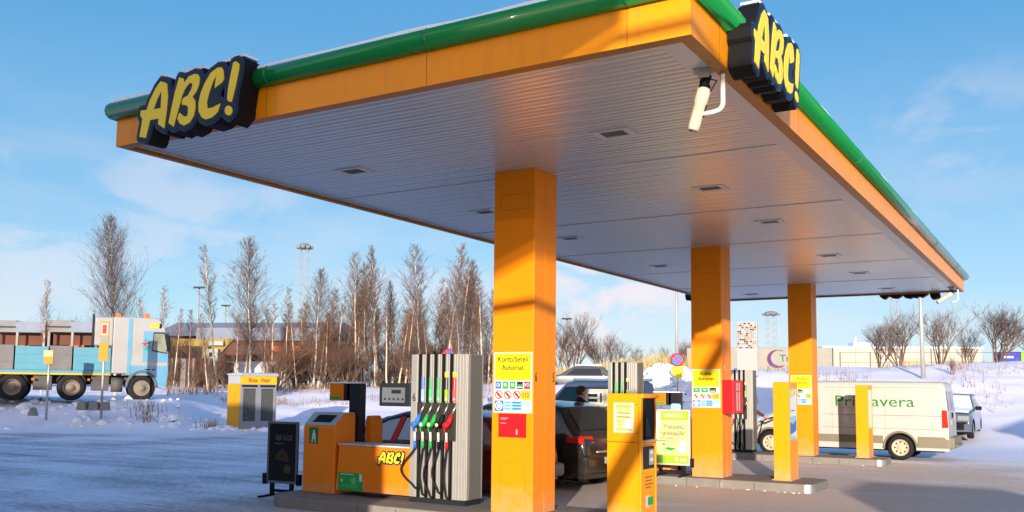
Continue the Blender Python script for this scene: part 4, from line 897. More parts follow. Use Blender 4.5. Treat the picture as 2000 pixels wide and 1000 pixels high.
m = M(); m.box((-2.31, .05, 1.10), (-2.27, .09, 1.24)); build('door_handle', m, BLACK, t)
gl = mat('green_lettering', (.012, .20, .03), .4, var=0)
# local +y is the side facing the camera (the van is turned half round)
text('lettering', 'Primavera', .40, gl, t, (-.50, c.w(-.5, 1.49)+.008, 1.49), (pi/2, 0, pi), sx=1.23)
m = M(); rnd = random.Random(5); x = .52
while x > -.25: w_ = rnd.uniform(.02, .05); m.box((x-w_, c.w(0, 1.33)+.006, 1.315), (x, c.w(0, 1.33)+.009, 1.345)); x -= w_+.012
build('small_lettering', m, mat('faint_green', (.35, .47, .30), .5, var=0), t)
m = M(); x = .25
while x > -1.3: m.box((x-.022, c.w(0, 1.12)+.002, 1.085), (x, c.w(0, 1.12)+.005, 1.125)); x -= .068
build('small_lettering', m, mat('faint_grey', (.40, .40, .32), .5, var=0), t)

# silver-blue saloon under snow, front bumper off
c = Car(4.5, .87, [(-2.2, .62), (-2.15, .92), (-1.6, 1.0), (-1.0, 1.36), (-.2, 1.42), (.35, 1.34), (.95, .98), (1.8, .88), (2.05, .80), (2.1, .55)], .24, .92, (-1.3, 1.4), .31)
q = sdp(15.35, 32.6); t = thing('parked_car', 'snow covered blue grey car with its front bumper missing, behind the van', 'car', (q.x, q.y, ground_z(q.x, q.y)), -YAW*0+YAW-pi/2-R_(31)+R_(0), None)
pb = paint('car_bluegrey', (.10, .12, .16)); c.body(pb, t); c.wheel_set(t)
c.top('windscreen_snow', .95, -.1, .95, .9, SNOW, t, .02); c.top('bonnet_snow', 1.98, .97, .96, .97, SNOW, t, .035); c.top('roof_snow', -.1, -1.0, 1.0, 1.0, SNOW, t, .05)
for sd in (-1, 1):
    c.side('front_window', [(.62, .97), (-.2, .96), (-.2, 1.30), (.15, 1.29)], sd, GLASS, t); c.side('rear_window', [(-.28, .96), (-1.3, .98), (-1.0, 1.28), (-.28, 1.31)], sd, GLASS, t)
    m = M(); m.cbox((.62, sd*.95, 1.0), (.12, .2, .13)); build('mirror', m, BLACK, t, bevel=.03)
    m = M(); m.cbox((2.06, sd*.60, .68), (.10, .34, .16)); build('headlight', m, mat('lamp_glass', (.25, .27, .28), .1, var=.1), t, bevel=.02)
m = M(); m.box((2.0, -.62, .30), (2.12, .62, .56)); m.box((2.05, -.7, .50), (2.16, .7, .56)); m.tube([(2.14, -.5, .4), (2.18, 0, .36), (2.14, .5, .42)], .03, 6); build('bare_front', m, BLACK, t)

# light blue van under snow, far side of the lane
c = Car(4.7, .92, [(-2.3, .6), (-2.28, 1.5), (-2.2, 1.95), (-2.0, 2.02), (.5, 2.02), (.75, 1.95), (1.45, 1.22), (2.05, 1.02), (2.3, .8), (2.34, .5)], .28, 1.1, (-1.4, 1.5), .33, tumble=.10)
q = at(1150, 800, 33); t = thing('panel_van', 'light blue van with snow on its roof, in the back lane behind the dark hatchback', 'van', (q.x, q.y, ground_z(q.x, q.y)), YAW+R_(175))
c.body(paint('van_lightblue', (.16, .24, .36), .35), t); c.wheel_set(t)
c.top('windscreen', 1.40, .80, .9, .88, mat('teal_glass', (.02, .07, .09), .08, var=0), t)
m = M(); m.box((-2.2, -.80, 2.02), (.55, .80, 2.12)); build('roof_snow', m, SNOW, t, bevel=.05, seg=3)
for sd in (-1, 1): c.side('cab_window', [(.35, 1.2), (1.25, 1.2), (1.2, 1.35), (.8, 1.82), (.35, 1.82)], sd, MATS['teal_glass'], t); c.side('rear_side_window', [(-1.9, 1.25), (.2, 1.25), (.2, 1.8), (-1.9, 1.8)], sd, MATS['teal_glass'], t)
# dark car on the bank road
c = Car(4.3, .86, [(-2.1, .6), (-2.05, .9), (-1.9, 1.0), (-1.5, 1.38), (-.3, 1.45), (.2, 1.38), (.95, .95), (1.8, .82), (2.1, .6)], .24, .9, (-1.3, 1.35), .31)
q = at(1128, 722, 52); t = thing('parked_car', 'small dark car on the snow bank far behind the pumps', 'car', (q.x, q.y, q.z-1.25), YAW+R_(172)); c.body(paint('car_grey', (.06, .07, .08)), t); c.wheel_set(t)
c.top('windscreen', .9, .25, .9, .88, GLASS, t)
for sd in (-1, 1): c.side('side_window', [(.6, .94), (-1.4, .94), (-1.3, 1.3), (.1, 1.3)], sd, GLASS, t)
m = M(); m.box((-1.4, -.55, 1.47), (.1, .55, 1.53)); build('roof_snow', m, SNOW, t, bevel=.03)

# flatbed lorry
def lorry():
    q = at(272, 790, 41.5); z = 1.02
    t = thing('flatbed_lorry', 'blue and white lorry with a flat bed of light blue boxes', 'lorry', (q.x, q.y, z), YAW+R_(24))
    BL = paint('lorry_blue', (.10, .29, .45), .3, dirt=((.14, .28, .40), .3, 1)); WH = paint('lorry_white', (.32, .32, .32), .35, dirt=((.25, .25, .24), .3, 1)); TQ = mat('turquoise_box', (.10, .28, .36), .45, var=.06, dirt=((.14, .25, .31), .3, 1.2)); FR = mat('chassis', (.03, .028, .026), .7, var=.3); yl = mat('reflex_yellow', (.62, .38, .03), .5, var=.1)
    # x = 0 at the front axle, +x forward; y- towards the camera
    hw = 1.22
    P = [(-.62, .98), (.62, .98), (.78, .55), (1.30, .45), (1.38, 1.1), (1.34, 1.9), (1.10, 2.85), (.78, 3.15), (.55, 3.22), (-1.22, 3.22), (-1.22, 1.05), (-.62, 1.05)]
    m = M(); m.prism(P, lambda x, z, k: (x, hw if k else -hw, z)); cab = build('cab', m, WH, t, bevel=.07, seg=3)
    for s in (-1, 1):
        f = lambda x0, x1, z0, z1, y: ((x0, min(s*(hw-.01), s*(hw+y)), z0), (x1, max(s*(hw-.01), s*(hw+y)), z1))
        m = M(); m.prism([(-.48, 1.02), (.56, 1.02), (.72, .62), (1.28, .52), (1.365, 1.1), (1.325, 1.9), (1.16, 2.5), (1.05, 2.70), (-.12, 2.70), (-.12, 1.35), (-.48, 1.35)], lambda x, z, k: (x, s*(hw+(.012 if k else -.01)), z)); build('door', m, BL, t)
        m = M(); m.box(*f(-.62, -.46, 1.02, 3.16, .012)); m.box(*f(-.46, 1.30, 1.36, 1.50, .016), m=1); m.box(*f(-.14, -.0, 1.5, 2.72, .016), m=1); build('stripe', m, [BL, WH], t)
        m = M(); m.prism([(.42, 1.98), (1.22, 1.88), (1.24, 2.05), (1.06, 2.62), (.48, 2.62)], lambda x, z, k: (x, s*(hw+(.03 if k else -.01)), z)); w = build('window', m, mat('lorry_glass', (.22, .24, .18), .12, var=.5, vs=2), t)
        m = M(); m.prism([(.38, 1.94), (1.26, 1.84), (1.28, 2.06), (1.10, 2.67), (.44, 2.67)], lambda x, z, k: (x, s*(hw+(.022 if k else -.01)), z)); build('frame', m, BLACK, w)
        m = M(); m.box(*f(.25, .75, 2.86, 2.98, .014)); m.lathe([(0, 0), (.10, 0), (.10, .01), (0, .01)], (.82, s*(hw+.008), 2.92), 'y', 14, 1); build('emblem', m, [SYEL, DARK], t)
        m = M(); y = s*(hw+.018)
        m.face([(-.10, y, 2.22), (.22, y, 2.30), (.30, y, 2.24), (.12, y, 2.18), (.10, y, 2.05), (.02, y, 2.18)], 0); m.face([(.0, y+s*.001, 2.30), (.12, y+s*.001, 2.42), (.14, y+s*.001, 2.32)], 1); m.face([(.16, y+s*.001, 2.16), (.30, y+s*.001, 2.12), (.18, y+s*.001, 1.98), (.05, y+s*.001, 1.96)], 1); build('emblem', m, [mat('magenta', (.45, .03, .15), .5, var=0), SGREEN], t)
        m = M(); m.box(*f(.10, .34, 1.62-.42, 1.66-.42, .02)); m.box(*f(.42, .62, 1.62-.42, 1.66-.42, .02)); build('handle', m, BLACK, t)
        m = M(); m.cbox((1.34, s*(hw+.14), 2.25), (.14, .22, .62)); build('mirror', m, BLACK, t, bevel=.03)
        m = M()
        m.tube([(.6*cos(R_(a)), s*(hw-.02), .52+.62*sin(R_(a))) for a in range(0, 181, 12)], .07, 6); build('mudguard', m, mat('mudguard', (.10, .12, .15), .6, var=.1), t)
    bm_ = mat('beacon', (.75, .16, .02), .3, var=0); build('beacon', M().cbox((-1.05, -.85, 3.30), (.20, .16, .16)), bm_, t, bevel=.03); build('beacon', M().cbox((.12, -.85, 3.32), (.20, .18, .20)), bm_, t, bevel=.03)
    m = M(); m.box((-1.95, -1.18, 2.10), (-1.222, 1.18, 3.20)); build('sleeper', m, WH, t, bevel=.05); m = M(); m.box((-2.06, -1.1, 2.1), (-1.97, 1.1, 3.30)); build('headboard', m, DARK, t)
    m = M(); m.box((1.34, -1.0, 1.95), (1.36, 1.0, 2.7)); build('windscreen', m, GLASS, t)
    m = M(); m.box((-12.5, -.42, .62), (1.0, .42, .98)); m.box((-2.0, -1.1, .38), (-1.3, -.5, .95)); m.box((-2.0, .5, .38), (-1.3, 1.1, .95)); m.tube([(-1.22, -.95, .62), (-.75, -.95, .62)], .28, 14); m.box((-4.2, -1.05, .40), (-3.5, -.6, .95)); build('chassis', m, [mat('chassis_grey', (.09, .085, .08), .6, var=.3, vs=3)], t)
    m = M(); m.box((-12.6, -1.24, 1.00), (-1.26, 1.24, 1.14)); b = build('flatbed', m, TQ, t); m = M(); m.box((-12.6, -1.252, .97), (-1.26, -1.24, 1.03)); build('reflective_strip', m, yl, b)
    for i, x in enumerate((-.0, -2.75, -4.95, -6.2, -9.5)):
        for s in (-1, 1):
            r = .50; m = M(); wd = .30 if i == 0 else .55
            pr_ = [(r*.55, -wd), (r*.92, -wd), (r, -wd*.9), (r, -.05), (r*.94, -.01), (r*.70, 0), (r*.60, -.02), (r*.56, -.06)]
            m.lathe([(a, s*h) for a, h in pr_], (0, 0, 0), 'y', 28); w = build('wheel', m, RUBBER, t, (x, s*1.20, r)); w.scale = (1.12, 1, 1)
            m = M(); dp = (-.02 if i == 0 else -.16)
            m.lathe([(r*.60, s*-.015), (r*.54, s*-.04), (r*.48, s*dp), (r*.25, s*dp), (r*.2, s*(dp+.10)), (0, s*(dp+.11))], (0, 0, 0), 'y', 24); build('rim', m, mat('lorry_rim', (.20, .17, .13), .6, var=.2, vs=6), w)
            if i:
                m = M(); m.tube([(.60*cos(R_(a)), 0, .60*sin(R_(a))) for a in range(20, 161, 14)], .05, 5); g_ = build('mudguard', m, FR, t, (x, s*1.1, r))
    for x in (-2.1, -4.2): m = M(); m.cbox((x, -1.24, .80), (.10, .05, .08)); build('marker_lamp', m, MATS['beacon'], t)
    for ch in t.children_recursive:
        if ch.name.split('.')[0] in ('cab', 'door', 'stripe', 'window', 'frame', 'emblem', 'handle', 'mirror', 'windscreen'):
            for v in ch.data.vertices:
                if v.co.x > .3: v.co.x = .3+(v.co.x-.3)*.70
    return t, TQ
L_, TQ = lorry(); LS = 1.12; LSX = 1.0; L_.scale = (LSX, LS, LS); bpy.context.view_layer.update()
def cargo(x0, x1, z0, z1, label, mt, cat='crate', name='cargo_box'):
    M_ = L_.matrix_basis; p = M_ @ Vector(((x0+x1)/2, 0, z0)); w = (x1-x0)/2
    t = thing(name, label, cat, p, L_.rotation_euler.z, 'boxes loaded on the flatbed lorry'); t.scale = (LSX, LS, LS)
    m = M(); m.box((-w, -1.2, 0), (w, 1.2, z1-z0)); b = build('body', m, mt, t, bevel=.02)
    m = M(); h = z1-z0
    for f in (.33, .66): m.box((-w, -1.215, h*f-.012), (w, -1.201, h*f+.012))
    build('rib', m, mt, t)
GR = mat('grey_load', (.17, .16, .16), .7, var=.25, vs=1.5)
cargo(-2.72, -1.27, 1.141, 2.02, 'light blue box on the lorry bed, right behind the cab', TQ)
cargo(-3.62, -2.77, 1.141, 2.06, 'grey stained load between the two light blue boxes on the lorry', GR, 'load', 'cargo_load')
cargo(-4.9, -3.67, 1.141, 2.02, 'light blue box on the lorry bed, farther from the cab', TQ)
cargo(-9.0, -4.95, 1.141, 2.05, 'grey load at the rear end of the lorry bed, cut by the photo edge', GR, 'load', 'cargo_load')

# ------------------------------------------------------------------ people
def person(label, loc, rz, joints, edges, cloth, trousers, skin, hair, head, hd, group=None, hands=()):
    t = thing('person', label, 'person', loc, rz, group)
    me = bpy.data.meshes.new('body'); me.from_pydata([j[0] for j in joints], edges, []); o = bpy.data.objects.new('body', me); link(o, t)
    sk = o.modifiers.new('skin', 'SKIN'); sk.use_smooth_shade = True
    for i, j in enumerate(joints): me.skin_vertices[0].data[i].radius = j[1]
    me.skin_vertices[0].data[0].use_root = True
    sb = o.modifiers.new('sub', 'SUBSURF'); sb.levels = sb.render_levels = 2
    m = mat('jacket_'+label[:8], cloth, .85, var=.15, vs=6); n = m.node_tree; geo = n.nodes.new('ShaderNodeTexCoord'); sp = n.nodes.new('ShaderNodeSeparateXYZ'); n.links.new(geo.outputs['Object'], sp.inputs[0])
    mr = n.nodes.new('ShaderNodeMath'); mr.operation = 'GREATER_THAN'; mr.inputs[1].default_value = .86; n.links.new(sp.outputs[2], mr.inputs[0])
    mx = n.nodes.new('ShaderNodeMix'); mx.data_type = 'RGBA'; p = n.nodes['Principled BSDF']; src = p.inputs['Base Color'].links[0].from_socket
    n.links.new(mr.outputs[0], mx.inputs[0]); mx.inputs[6].default_value = (*trousers, 1); n.links.new(src, mx.inputs[7]); n.links.new(mx.outputs[2], p.inputs['Base Color'])
    me.materials.append(m)
    sm_ = mat('skin_'+label[:8], skin, .6, var=.05)
    # head: a lofted skull with brow, nose, jaw
    h = M(); R3 = Matrix.Translation(head) @ Matrix.Rotation(hd, 4, 'Z'); rows = []
    for z, fx, bx, wy in ((-.125, .055, -.02, .045), (-.105, .085, -.05, .058), (-.07, .092, -.075, .066), (-.03, .098, -.088, .072), (.0, .10, -.095, .075), (.035, .098, -.10, .077), (.07, .085, -.095, .072), (.10, .055, -.072, .055), (.118, .01, -.03, .02)):
        row = []
        for k in range(16):
            a = 2*pi*k/16; c_ = cos(a); row.append(R3 @ Vector(((fx if c_ > 0 else -bx)*c_, wy*sin(a), z)))
        i = len(h.v); h.v += [tuple(v) for v in row]; rows.append(i)
    for a, b in zip(rows, rows[1:]):
        for k in range(16): h.f.append((a+k, a+(k+1) % 16, b+(k+1) % 16, b+k)); h.m.append(0); h.sm.append(True)
    h.f.append(tuple(rows[0]+k for k in range(16))[::-1]); h.m.append(0); h.sm.append(True); h.f.append(tuple(rows[-1]+k for k in range(16))); h.m.append(0); h.sm.append(True)
    h.tube([R3 @ Vector(p_) for p_ in ((.095, 0, .03), (.112, 0, -.005), (.122, 0, -.025), (.10, 0, -.035))], [.009, .012, .016, .01], 8)
    for s in (-1, 1):
        h.lathe([(0, -.008), (.024, -.006), (.028, 0), (.018, .006), (0, .004)], R3 @ Vector((-.01, s*.078, -.01)), 'y', 10)
    for s in (-1, 1): h.lathe([(0, -.004), (.010, -.003), (.012, 0), (0, .004)], R3 @ Vector((.088, s*.032, .012)), 'x', 8, 1)
    h.tube([R3 @ Vector((.088, s*.026, -.062)) for s in (-1, 0, 1)], .006, 6, 2)
    build('head', h, [sm_, INK, mat('lips', (.35, .14, .12), .5, var=0)], t)
    hr = M(); rows = []
    for z, fx, bx, wy in ((-.05, -.03, -.097, .078), (.0, .0, -.108, .085), (.04, .04, -.112, .087), (.06, .104, -.110, .085), (.09, .088, -.098, .074), (.118, .05, -.07, .05), (.132, .0, -.02, .012)):
        i = len(hr.v); hr.v += [tuple(R3 @ Vector(((fx if cos(2*pi*k/16) > 0 else -bx)*cos(2*pi*k/16), wy*sin(2*pi*k/16), z))) for k in range(16)]; rows.append(i)
    for a, b in zip(rows, rows[1:]):
        for k in range(16): hr.f.append((a+k, a+(k+1) % 16, b+(k+1) % 16, b+k)); hr.m.append(0); hr.sm.append(True)
    hr.f.append(tuple(rows[-1]+k for k in range(16))); hr.m.append(0); hr.sm.append(True)
    build('hair', hr, mat('hair_'+label[:8], hair, .7, var=.2, vs=30), t)
    for wrist, dirn, curl in hands:                      # palm, four bent fingers and a thumb
        wv = Vector(wrist); d = Vector(dirn).normalized(); sdv = d.cross(Vector((0, 0, 1))).normalized(); upv = sdv.cross(d)
        hm = M(); hm.tube([wv-d*.01, wv+d*.03, wv+d*.085, wv+d*.10], [.026, .034, .036, .026], 10)
        for k, ln in enumerate((.072, .082, .076, .060)):
            b = wv+d*.088+sdv*(.027-.018*k); p2 = b+d*ln*.45-upv*ln*.1*curl; p3 = p2+d*ln*.30*(1-curl*.6)-upv*ln*.35*curl; p4 = p3+d*ln*.2*(1-curl*1.6)-upv*ln*.25*curl
            hm.tube([b, p2, p3, p4], [.0095, .009, .0082, .0065], 7)
        b = wv+d*.035+sdv*.03; hm.tube([b, b+sdv*.022+d*.03-upv*.008, b+sdv*.012+d*.06-upv*.03], [.012, .0105, .008], 7)
        build('hand', hm, sm_, t)
    return t
def standing(armL, armR, lean=0):
    J = [((0, 0, .96), (.14, .17)), ((.0+lean*.3, 0, 1.15), (.13, .165)), ((lean*.7, 0, 1.33), (.13, .19)), ((lean, 0, 1.45), (.09, .13)), ((lean, 0, 1.53), (.055, .058)), ((lean+.02, 0, 1.60), (.05, .05)),
         ((0, .10, .90), (.10, .105)), ((.02, .11, .50), (.07, .075)), ((-.01, .12, .09), (.048, .05)), ((.14, .13, .04), (.04, .05)),
         ((0, -.10, .90), (.10, .105)), ((.02, -.11, .50), (.07, .075)), ((-.01, -.12, .09), (.048, .05)), ((.14, -.13, .04), (.04, .05))]
    E_ = [(0, 1), (1, 2), (2, 3), (3, 4), (4, 5), (0, 6), (6, 7), (7, 8), (8, 9), (0, 10), (10, 11), (11, 12), (12, 13)]
    for arm in (armL, armR):
        i = len(J); J += [(arm[0], (.075, .075)), (arm[1], (.057, .057)), (arm[2], (.038, .038))]; E_ += [(3, i), (i, i+1), (i+1, i+2)]
    return J, E_
# man at the pump, beyond the black hatchback
J, E_ = standing(((0, .20, 1.40), (.03, .27, 1.12), (.16, .25, .92)), ((0, -.20, 1.40), (.06, -.26, 1.13), (.25, -.2, 1.02)))
q = at(1132, 940, 17.9)
person('dark haired person in a black jacket standing beyond the black hatchback', (q.x, q.y, .02), YAW+R_(35), J, E_, (.012, .012, .014), (.02, .022, .03), (.45, .26, .19), (.035, .026, .02), Vector((.03, 0, 1.66)), 0, None, (((.16, .25, .92), (.5, 0, -.8), .6), ((.25, -.2, 1.02), (.9, .1, -.3), .6)))
# someone filling the van: arm out to the nozzle
ql = Vector((-5.22, 18.78, .0))
J, E_ = standing(((.0, .20, 1.38), (.02, .30, 1.12), (.12, .25, .95)), ((.02, -.20, 1.38), (.20, -.30, 1.19), (.42, -.30, 1.06)))
pz = person('person in a brown jacket reaching out to fuel the white van', ql, R_(8), J, E_, (.10, .035, .022), (.03, .04, .07), (.55, .30, .22), (.06, .035, .02), Vector((.04, 0, 1.66)), R_(-20), None, (((.12, .25, .95), (.4, 0, -.9), .4), ((.42, -.30, 1.06), (.85, .05, -.35), .8)))
t = thing('fuel_nozzle', 'black fuel nozzle and hose held at the front of the white van', 'fuel nozzle', (-4.72, 18.55, .98))
m = M(); m.tube([(0, 0, .02), (.10, .0, .03), (.16, .3, .06), (.17, .70, .05)], [.022, .028, .02, .014], 8); m.tube([(.0, 0, .02), (-.10, -.02, -.06), (-.16, -.1, -.4), (-.22, -.3, -.72), (-.40, -.55, -.80), (-.6, -.75, -.4)], .018, 7); build('nozzle', m, BLACK, t)
# ------------------------------------------------------------------ air and water kiosk
def kiosk():
    q = at(466, 838, 37.2); z = ground_z(q.x, q.y)-.03
    t = thing('service_kiosk', 'yellow air and water kiosk with Ilma Vesi over two glass doors', 'kiosk', (q.x, q.y, z), YAW+R_(42))
    w, dp, h = 1.62, 1.1, 2.25; hw_ = .14
    ky = mat('kiosk_yellow', (.56, .30, .008), .4, var=.06, dirt=((.42, .27, .06), .2, 2)); kg = mat('kiosk_grey', (.26, .27, .30), .45, metal=.2, var=.06)
    m = M(); m.box((0, 0, .0), (w, dp, .08)); m.box((0, .03, .08), (.03, dp, h-.42)); m.box((w-.03, .03, .08), (w, dp, h-.42)); m.box((.03, dp-.03, .08), (w-.03, dp, h-.05)); build('side_wall', m, [ky], t)
    m = M(); m.box((0, .03, h-.42), (.03, dp, h-.06)); m.box((w-.03, .03, h-.42), (w, dp, h-.06)); m.prism([(-.05, h-.10), (dp+.05, h-.06), (dp+.05, h+.0), (.05, h+.04), (-.05, h-.0)], lambda y, z_, k: (w+.03 if k else -.03, y, z_)); build('roof', m, mat('kiosk_roof', (.36, .38, .42), .5, var=.06), t, bevel=.02)
    m = M(); m.box((.03, -.01, h-.42), (w-.03, .03, h-.10)); s = build('sign_band', m, SORG, t); text('lettering', 'Ilma  Vesi', .24, mat('sign_red', (.42, .03, .02), .5, var=0), s, (w/2, -.012, h-.27), sx=1.0, bold=.006)
    m = M(); m.box((.03, .0, .08), (.15, .05, h-.42)); m.box((w-.15, .0, .08), (w-.03, .05, h-.42)); m.box((w/2-.12, .0, .08), (w/2+.12, .05, h-.42)); m.box((.15, .0, .08), (w/2-.12, .05, .34)); m.box((w/2+.12, .0, .08), (w-.15, .05, .34)); m.box((.15, .0, h-.60), (w/2-.12, .05, h-.42)); m.box((w/2+.12, .0, h-.60), (w-.15, .05, h-.42)); build('front_frame', m, kg, t)
    m = M(); m.box((.08, -.012, h-.54), (w/2-.06, .0, h-.46)); m.box((w/2+.06, -.012, h-.54), (w-.08, .0, h-.46)); build('vent', m, BLACK, t)
    m = M(); m.box((.15, .02, .34), (w/2-.12, .035, h-.60)); m.box((w/2+.12, .02, .34), (w-.15, .035, h-.60))
    g = bpy.data.materials.new('kiosk_glass'); g.use_nodes = True; p = g.node_tree.nodes['Principled BSDF']; p.inputs['Transmission Weight'].default_value = .9; p.inputs['Roughness'].default_value = .03; p.inputs['Base Color'].default_value = (.75, .85, .82, 1); p.inputs['IOR'].default_value = 1.1
    build('door_glass', m, g, t)
    m = M(); m.tube([(.50, .35, .8), (.42, .30, 1.3), (.30, .33, 1.0)], [.10, .16, .12], 8); m.tube([(w-.42, .35, .9), (w-.36, .3, 1.35), (w-.45, .3, 1.6)], [.13, .15, .1], 8); m.box((w/2+.13, .2, .75), (w-.16, .6, .8), 1); m.box((.16, .5, .1), (w-.16, .9, .6), 1); m.tube([(.35, .25, .4), (.5, .22, .7), (.45, .25, .9)], .02, 6, 1); build('hose_reel', m, [mat('hose_grey', (.45, .46, .40), .6, var=.3), DARK], t)
    m = M(); m.box((-.004, .35, .4), (.0, .42, 1.5)); m.disc(0, 0, 0, 0); build('side_lettering', m, mat('side_print', (.65, .22, .04), .5, var=.1), t)
kiosk()

# ------------------------------------------------------------------ poles, masts and road signs
def pole(name, label, cat, px, top, d, r=.07, lamp=True, lean=0, base=None, group=None):
    a = at(px, top, d); z = ground_z(a.x, a.y); t = thing(name, label, cat, (a.x, a.y, z-.1), YAW, group); H = a.z-z+.1
    m = M(); m.tube([(0, 0, 0), (lean*H, 0, H)], [r*1.25, r*.7], 10); build('pole', m, POLE, t)
    if lamp:
        m = M(); m.box((lean*H-.55, -.12, H), (lean*H+.55, .12, H+.16)); m.box((lean*H-.1, -.08, H-.1), (lean*H+.1, .08, H)); build('lamp_head', m, DARK, t, bevel=.04)
    return t
def lattice(label, px, top, d, w, cross):
    a = at(px, top, d); z = ground_z(a.x, a.y); t = thing('lattice_mast', label, 'mast', (a.x, a.y, z), YAW); H = a.z-z
    m = M(); n = int(H/1.4)
    for sx in (-1, 1):
        for sy in (-1, 1): m.tube([(sx*w, sy*w, 0), (sx*w*.7, sy*w*.7, H)], .06, 5)
    for k in range(n):
        z0, z1 = H*k/n, H*(k+1)/n; ww = w*(1-.3*k/n)
        for sy in (-1, 1): m.tube([(-ww, sy*ww, z0), (ww, sy*ww, z1)], .03, 4); m.tube([(-ww, sy*ww, z1), (ww, sy*ww, z1)], .03, 4)
    build('tower', m, mat('mast_grey', (.30, .32, .34), .6, var=.1), t)
    m = M(); m.lathe([(0, H-.1), (cross, H+.1), (cross*1.2, H+.4), (cross*.6, H+.8), (0, H+.9)], (0, 0, 0), 'z', 12)
    for k in range(8): m.cbox((cross*1.2*cos(k*pi/4), cross*1.2*sin(k*pi/4), H+.2), (.5, .5, .36))
    build('floodlight_ring', m, mat('flood', (.16, .17, .17), .6, var=.2), t)
lattice('tall lattice mast with a ring of floodlights above the birch row', 595, 486, 140, .8, .85)
lattice('distant lattice mast in the sky between the middle and far columns', 1506, 616, 190, 1.1, 1.3)
lattice('pale lattice mast behind the bare trees right of the far column', 1747, 570, 150, .7, .5)
pole('lamp_post', 'taller lamp post with a flat head behind the lorry cab', 'lamp post', 389, 563, 90, .10)
pole('lamp_post', 'shorter lamp post with a flat head right of the lorry', 'lamp post', 441, 598, 110, .10)
pole('lamp_post', 'thin lamp post seen just right of the front column', 'lamp post', 1107, 624, 100, .10)
pole('lamp_post', 'straight grey lamp post behind the no parking sign', 'lamp post', 1321, 520, 47, .075)
pole('lamp_post', 'tall grey lamp post on the bank behind the van', 'lamp post', 1797, 520, 43, .085, True, -.008)
def road_sign(label, px, py, d, plate):
    a = at(px, py, d); z = ground_z(a.x, a.y); t = thing('road_sign', label, 'road sign', (a.x, a.y, z-.1), YAW-R_(12)); H = a.z-z+.1; r = .0072*d
    m = M(); m.tube([(0, 0, 0), (0, 0, H+r)], .03, 8); build('post', m, POLE, t)
    m = M(); m.lathe([(0, -.045), (r, -.045), (r, -.035), (0, -.035)], (0, 0, H), 'y', 28, 0); m.disc(0, H, r*.80, -.047, 1, 28)
    q = r*.80; m.face([(-.70*q-.03, -.049, H+.70*q-.03), (-.70*q+.03, -.049, H+.70*q+.03), (.70*q+.03, -.049, H-.70*q+.03), (.70*q-.03, -.049, H-.70*q-.03)], 2); build('disc', m, [RED, mat('sign_blue', (.015, .12, .36), .4, var=0), RED], t)
    if plate:
        m = M(); m.box((-.28, -.045, H-.62), (.28, -.03, H-.30)); m.box((-.17, -.045, H-.80), (.20, -.03, H-.622)); build('yellow_plate', m, SYEL, t)
road_sign('no parking sign with a yellow plate beside the middle column', 1323, 703, 42, True)
road_sign('no parking sign whose top peeps over the tall five-hose pump', 876, 694, 38, False)
def bus_sign(label, px, top, bot, pbase, d, big):
    a = at(px, pbase, d); t = thing('route_sign', label, 'road sign', (a.x, a.y, a.z), YAW+R_(8)); k = d/FPX; H = (pbase-top)*k; h2 = (bot-top)*k
    m = M(); m.tube([(0, .0, -.4), (0, .0, H)], .045, 8); build('post', m, POLE, t)
    m = M(); w = .17; m.box((-w, -.10, H-h2), (w, -.05, H), 0)
    if big:
        m.box((-w*.8, -.104, H-h2*.36), (w*.8, -.1, H-h2*.05), 1); m.box((-w*.45, -.107, H-h2*.31), (w*.45, -.104, H-h2*.10), 2); m.box((-w*.8, -.104, H-h2*.52), (w*.8, -.1, H-h2*.42), 3)
    else: m.box((-w*1.1, -.104, H-h2*.5), (w*.9, -.1, H), 1)
    build('panel', m, [mat('route_orange', (.50, .22, .008), .5, var=.05), mat('route_white', (.36, .34, .30), .5, var=.05) if big else mat('route_cream', (.40, .36, .18), .5, var=.05), mat('route_red', (.35, .02, .03), .5, var=0), mat('route_blue', (.12, .24, .42), .5, var=0)], t)
    if big:
        for i, dx in enumerate((-.42, .0, .38)):
            b = thing('concrete_block', ('rough concrete block left of the yellow route sign', 'rough concrete block under the yellow route sign', 'rough concrete block right of the yellow route sign')[i], 'concrete block', (a.x+dx, a.y+dx*.5-.3, a.z-.02), YAW+.2*i, 'concrete blocks at the route sign')
            m = M(); m.prism([(-.2, 0), (.2, 0), (.16, .32), (-.15, .34)], lambda x, z, q: (x, .2 if q else -.2, z)); build('block', m, CONC, b, bevel=.04)
bus_sign('tall yellow route sign on a pole in front of the lorry cab', 198, 628, 706, 800, 36.8, True)
bus_sign('small yellow sign plate on a thin pole before the lorry bed', 91, 685, 711, 800, 36.8, False)
a = at(64, 812, 36.2); t = thing('marker_cone', 'small pale snow marker block left of the lorry wheels', 'marker', (a.x, a.y, a.z-.0)); m = M(); m.lathe([(.2, 0), (.17, .12), (.11, .30), (.0, .33)], (0, 0, 0), 'z', 10); build('block', m, CONC, t)

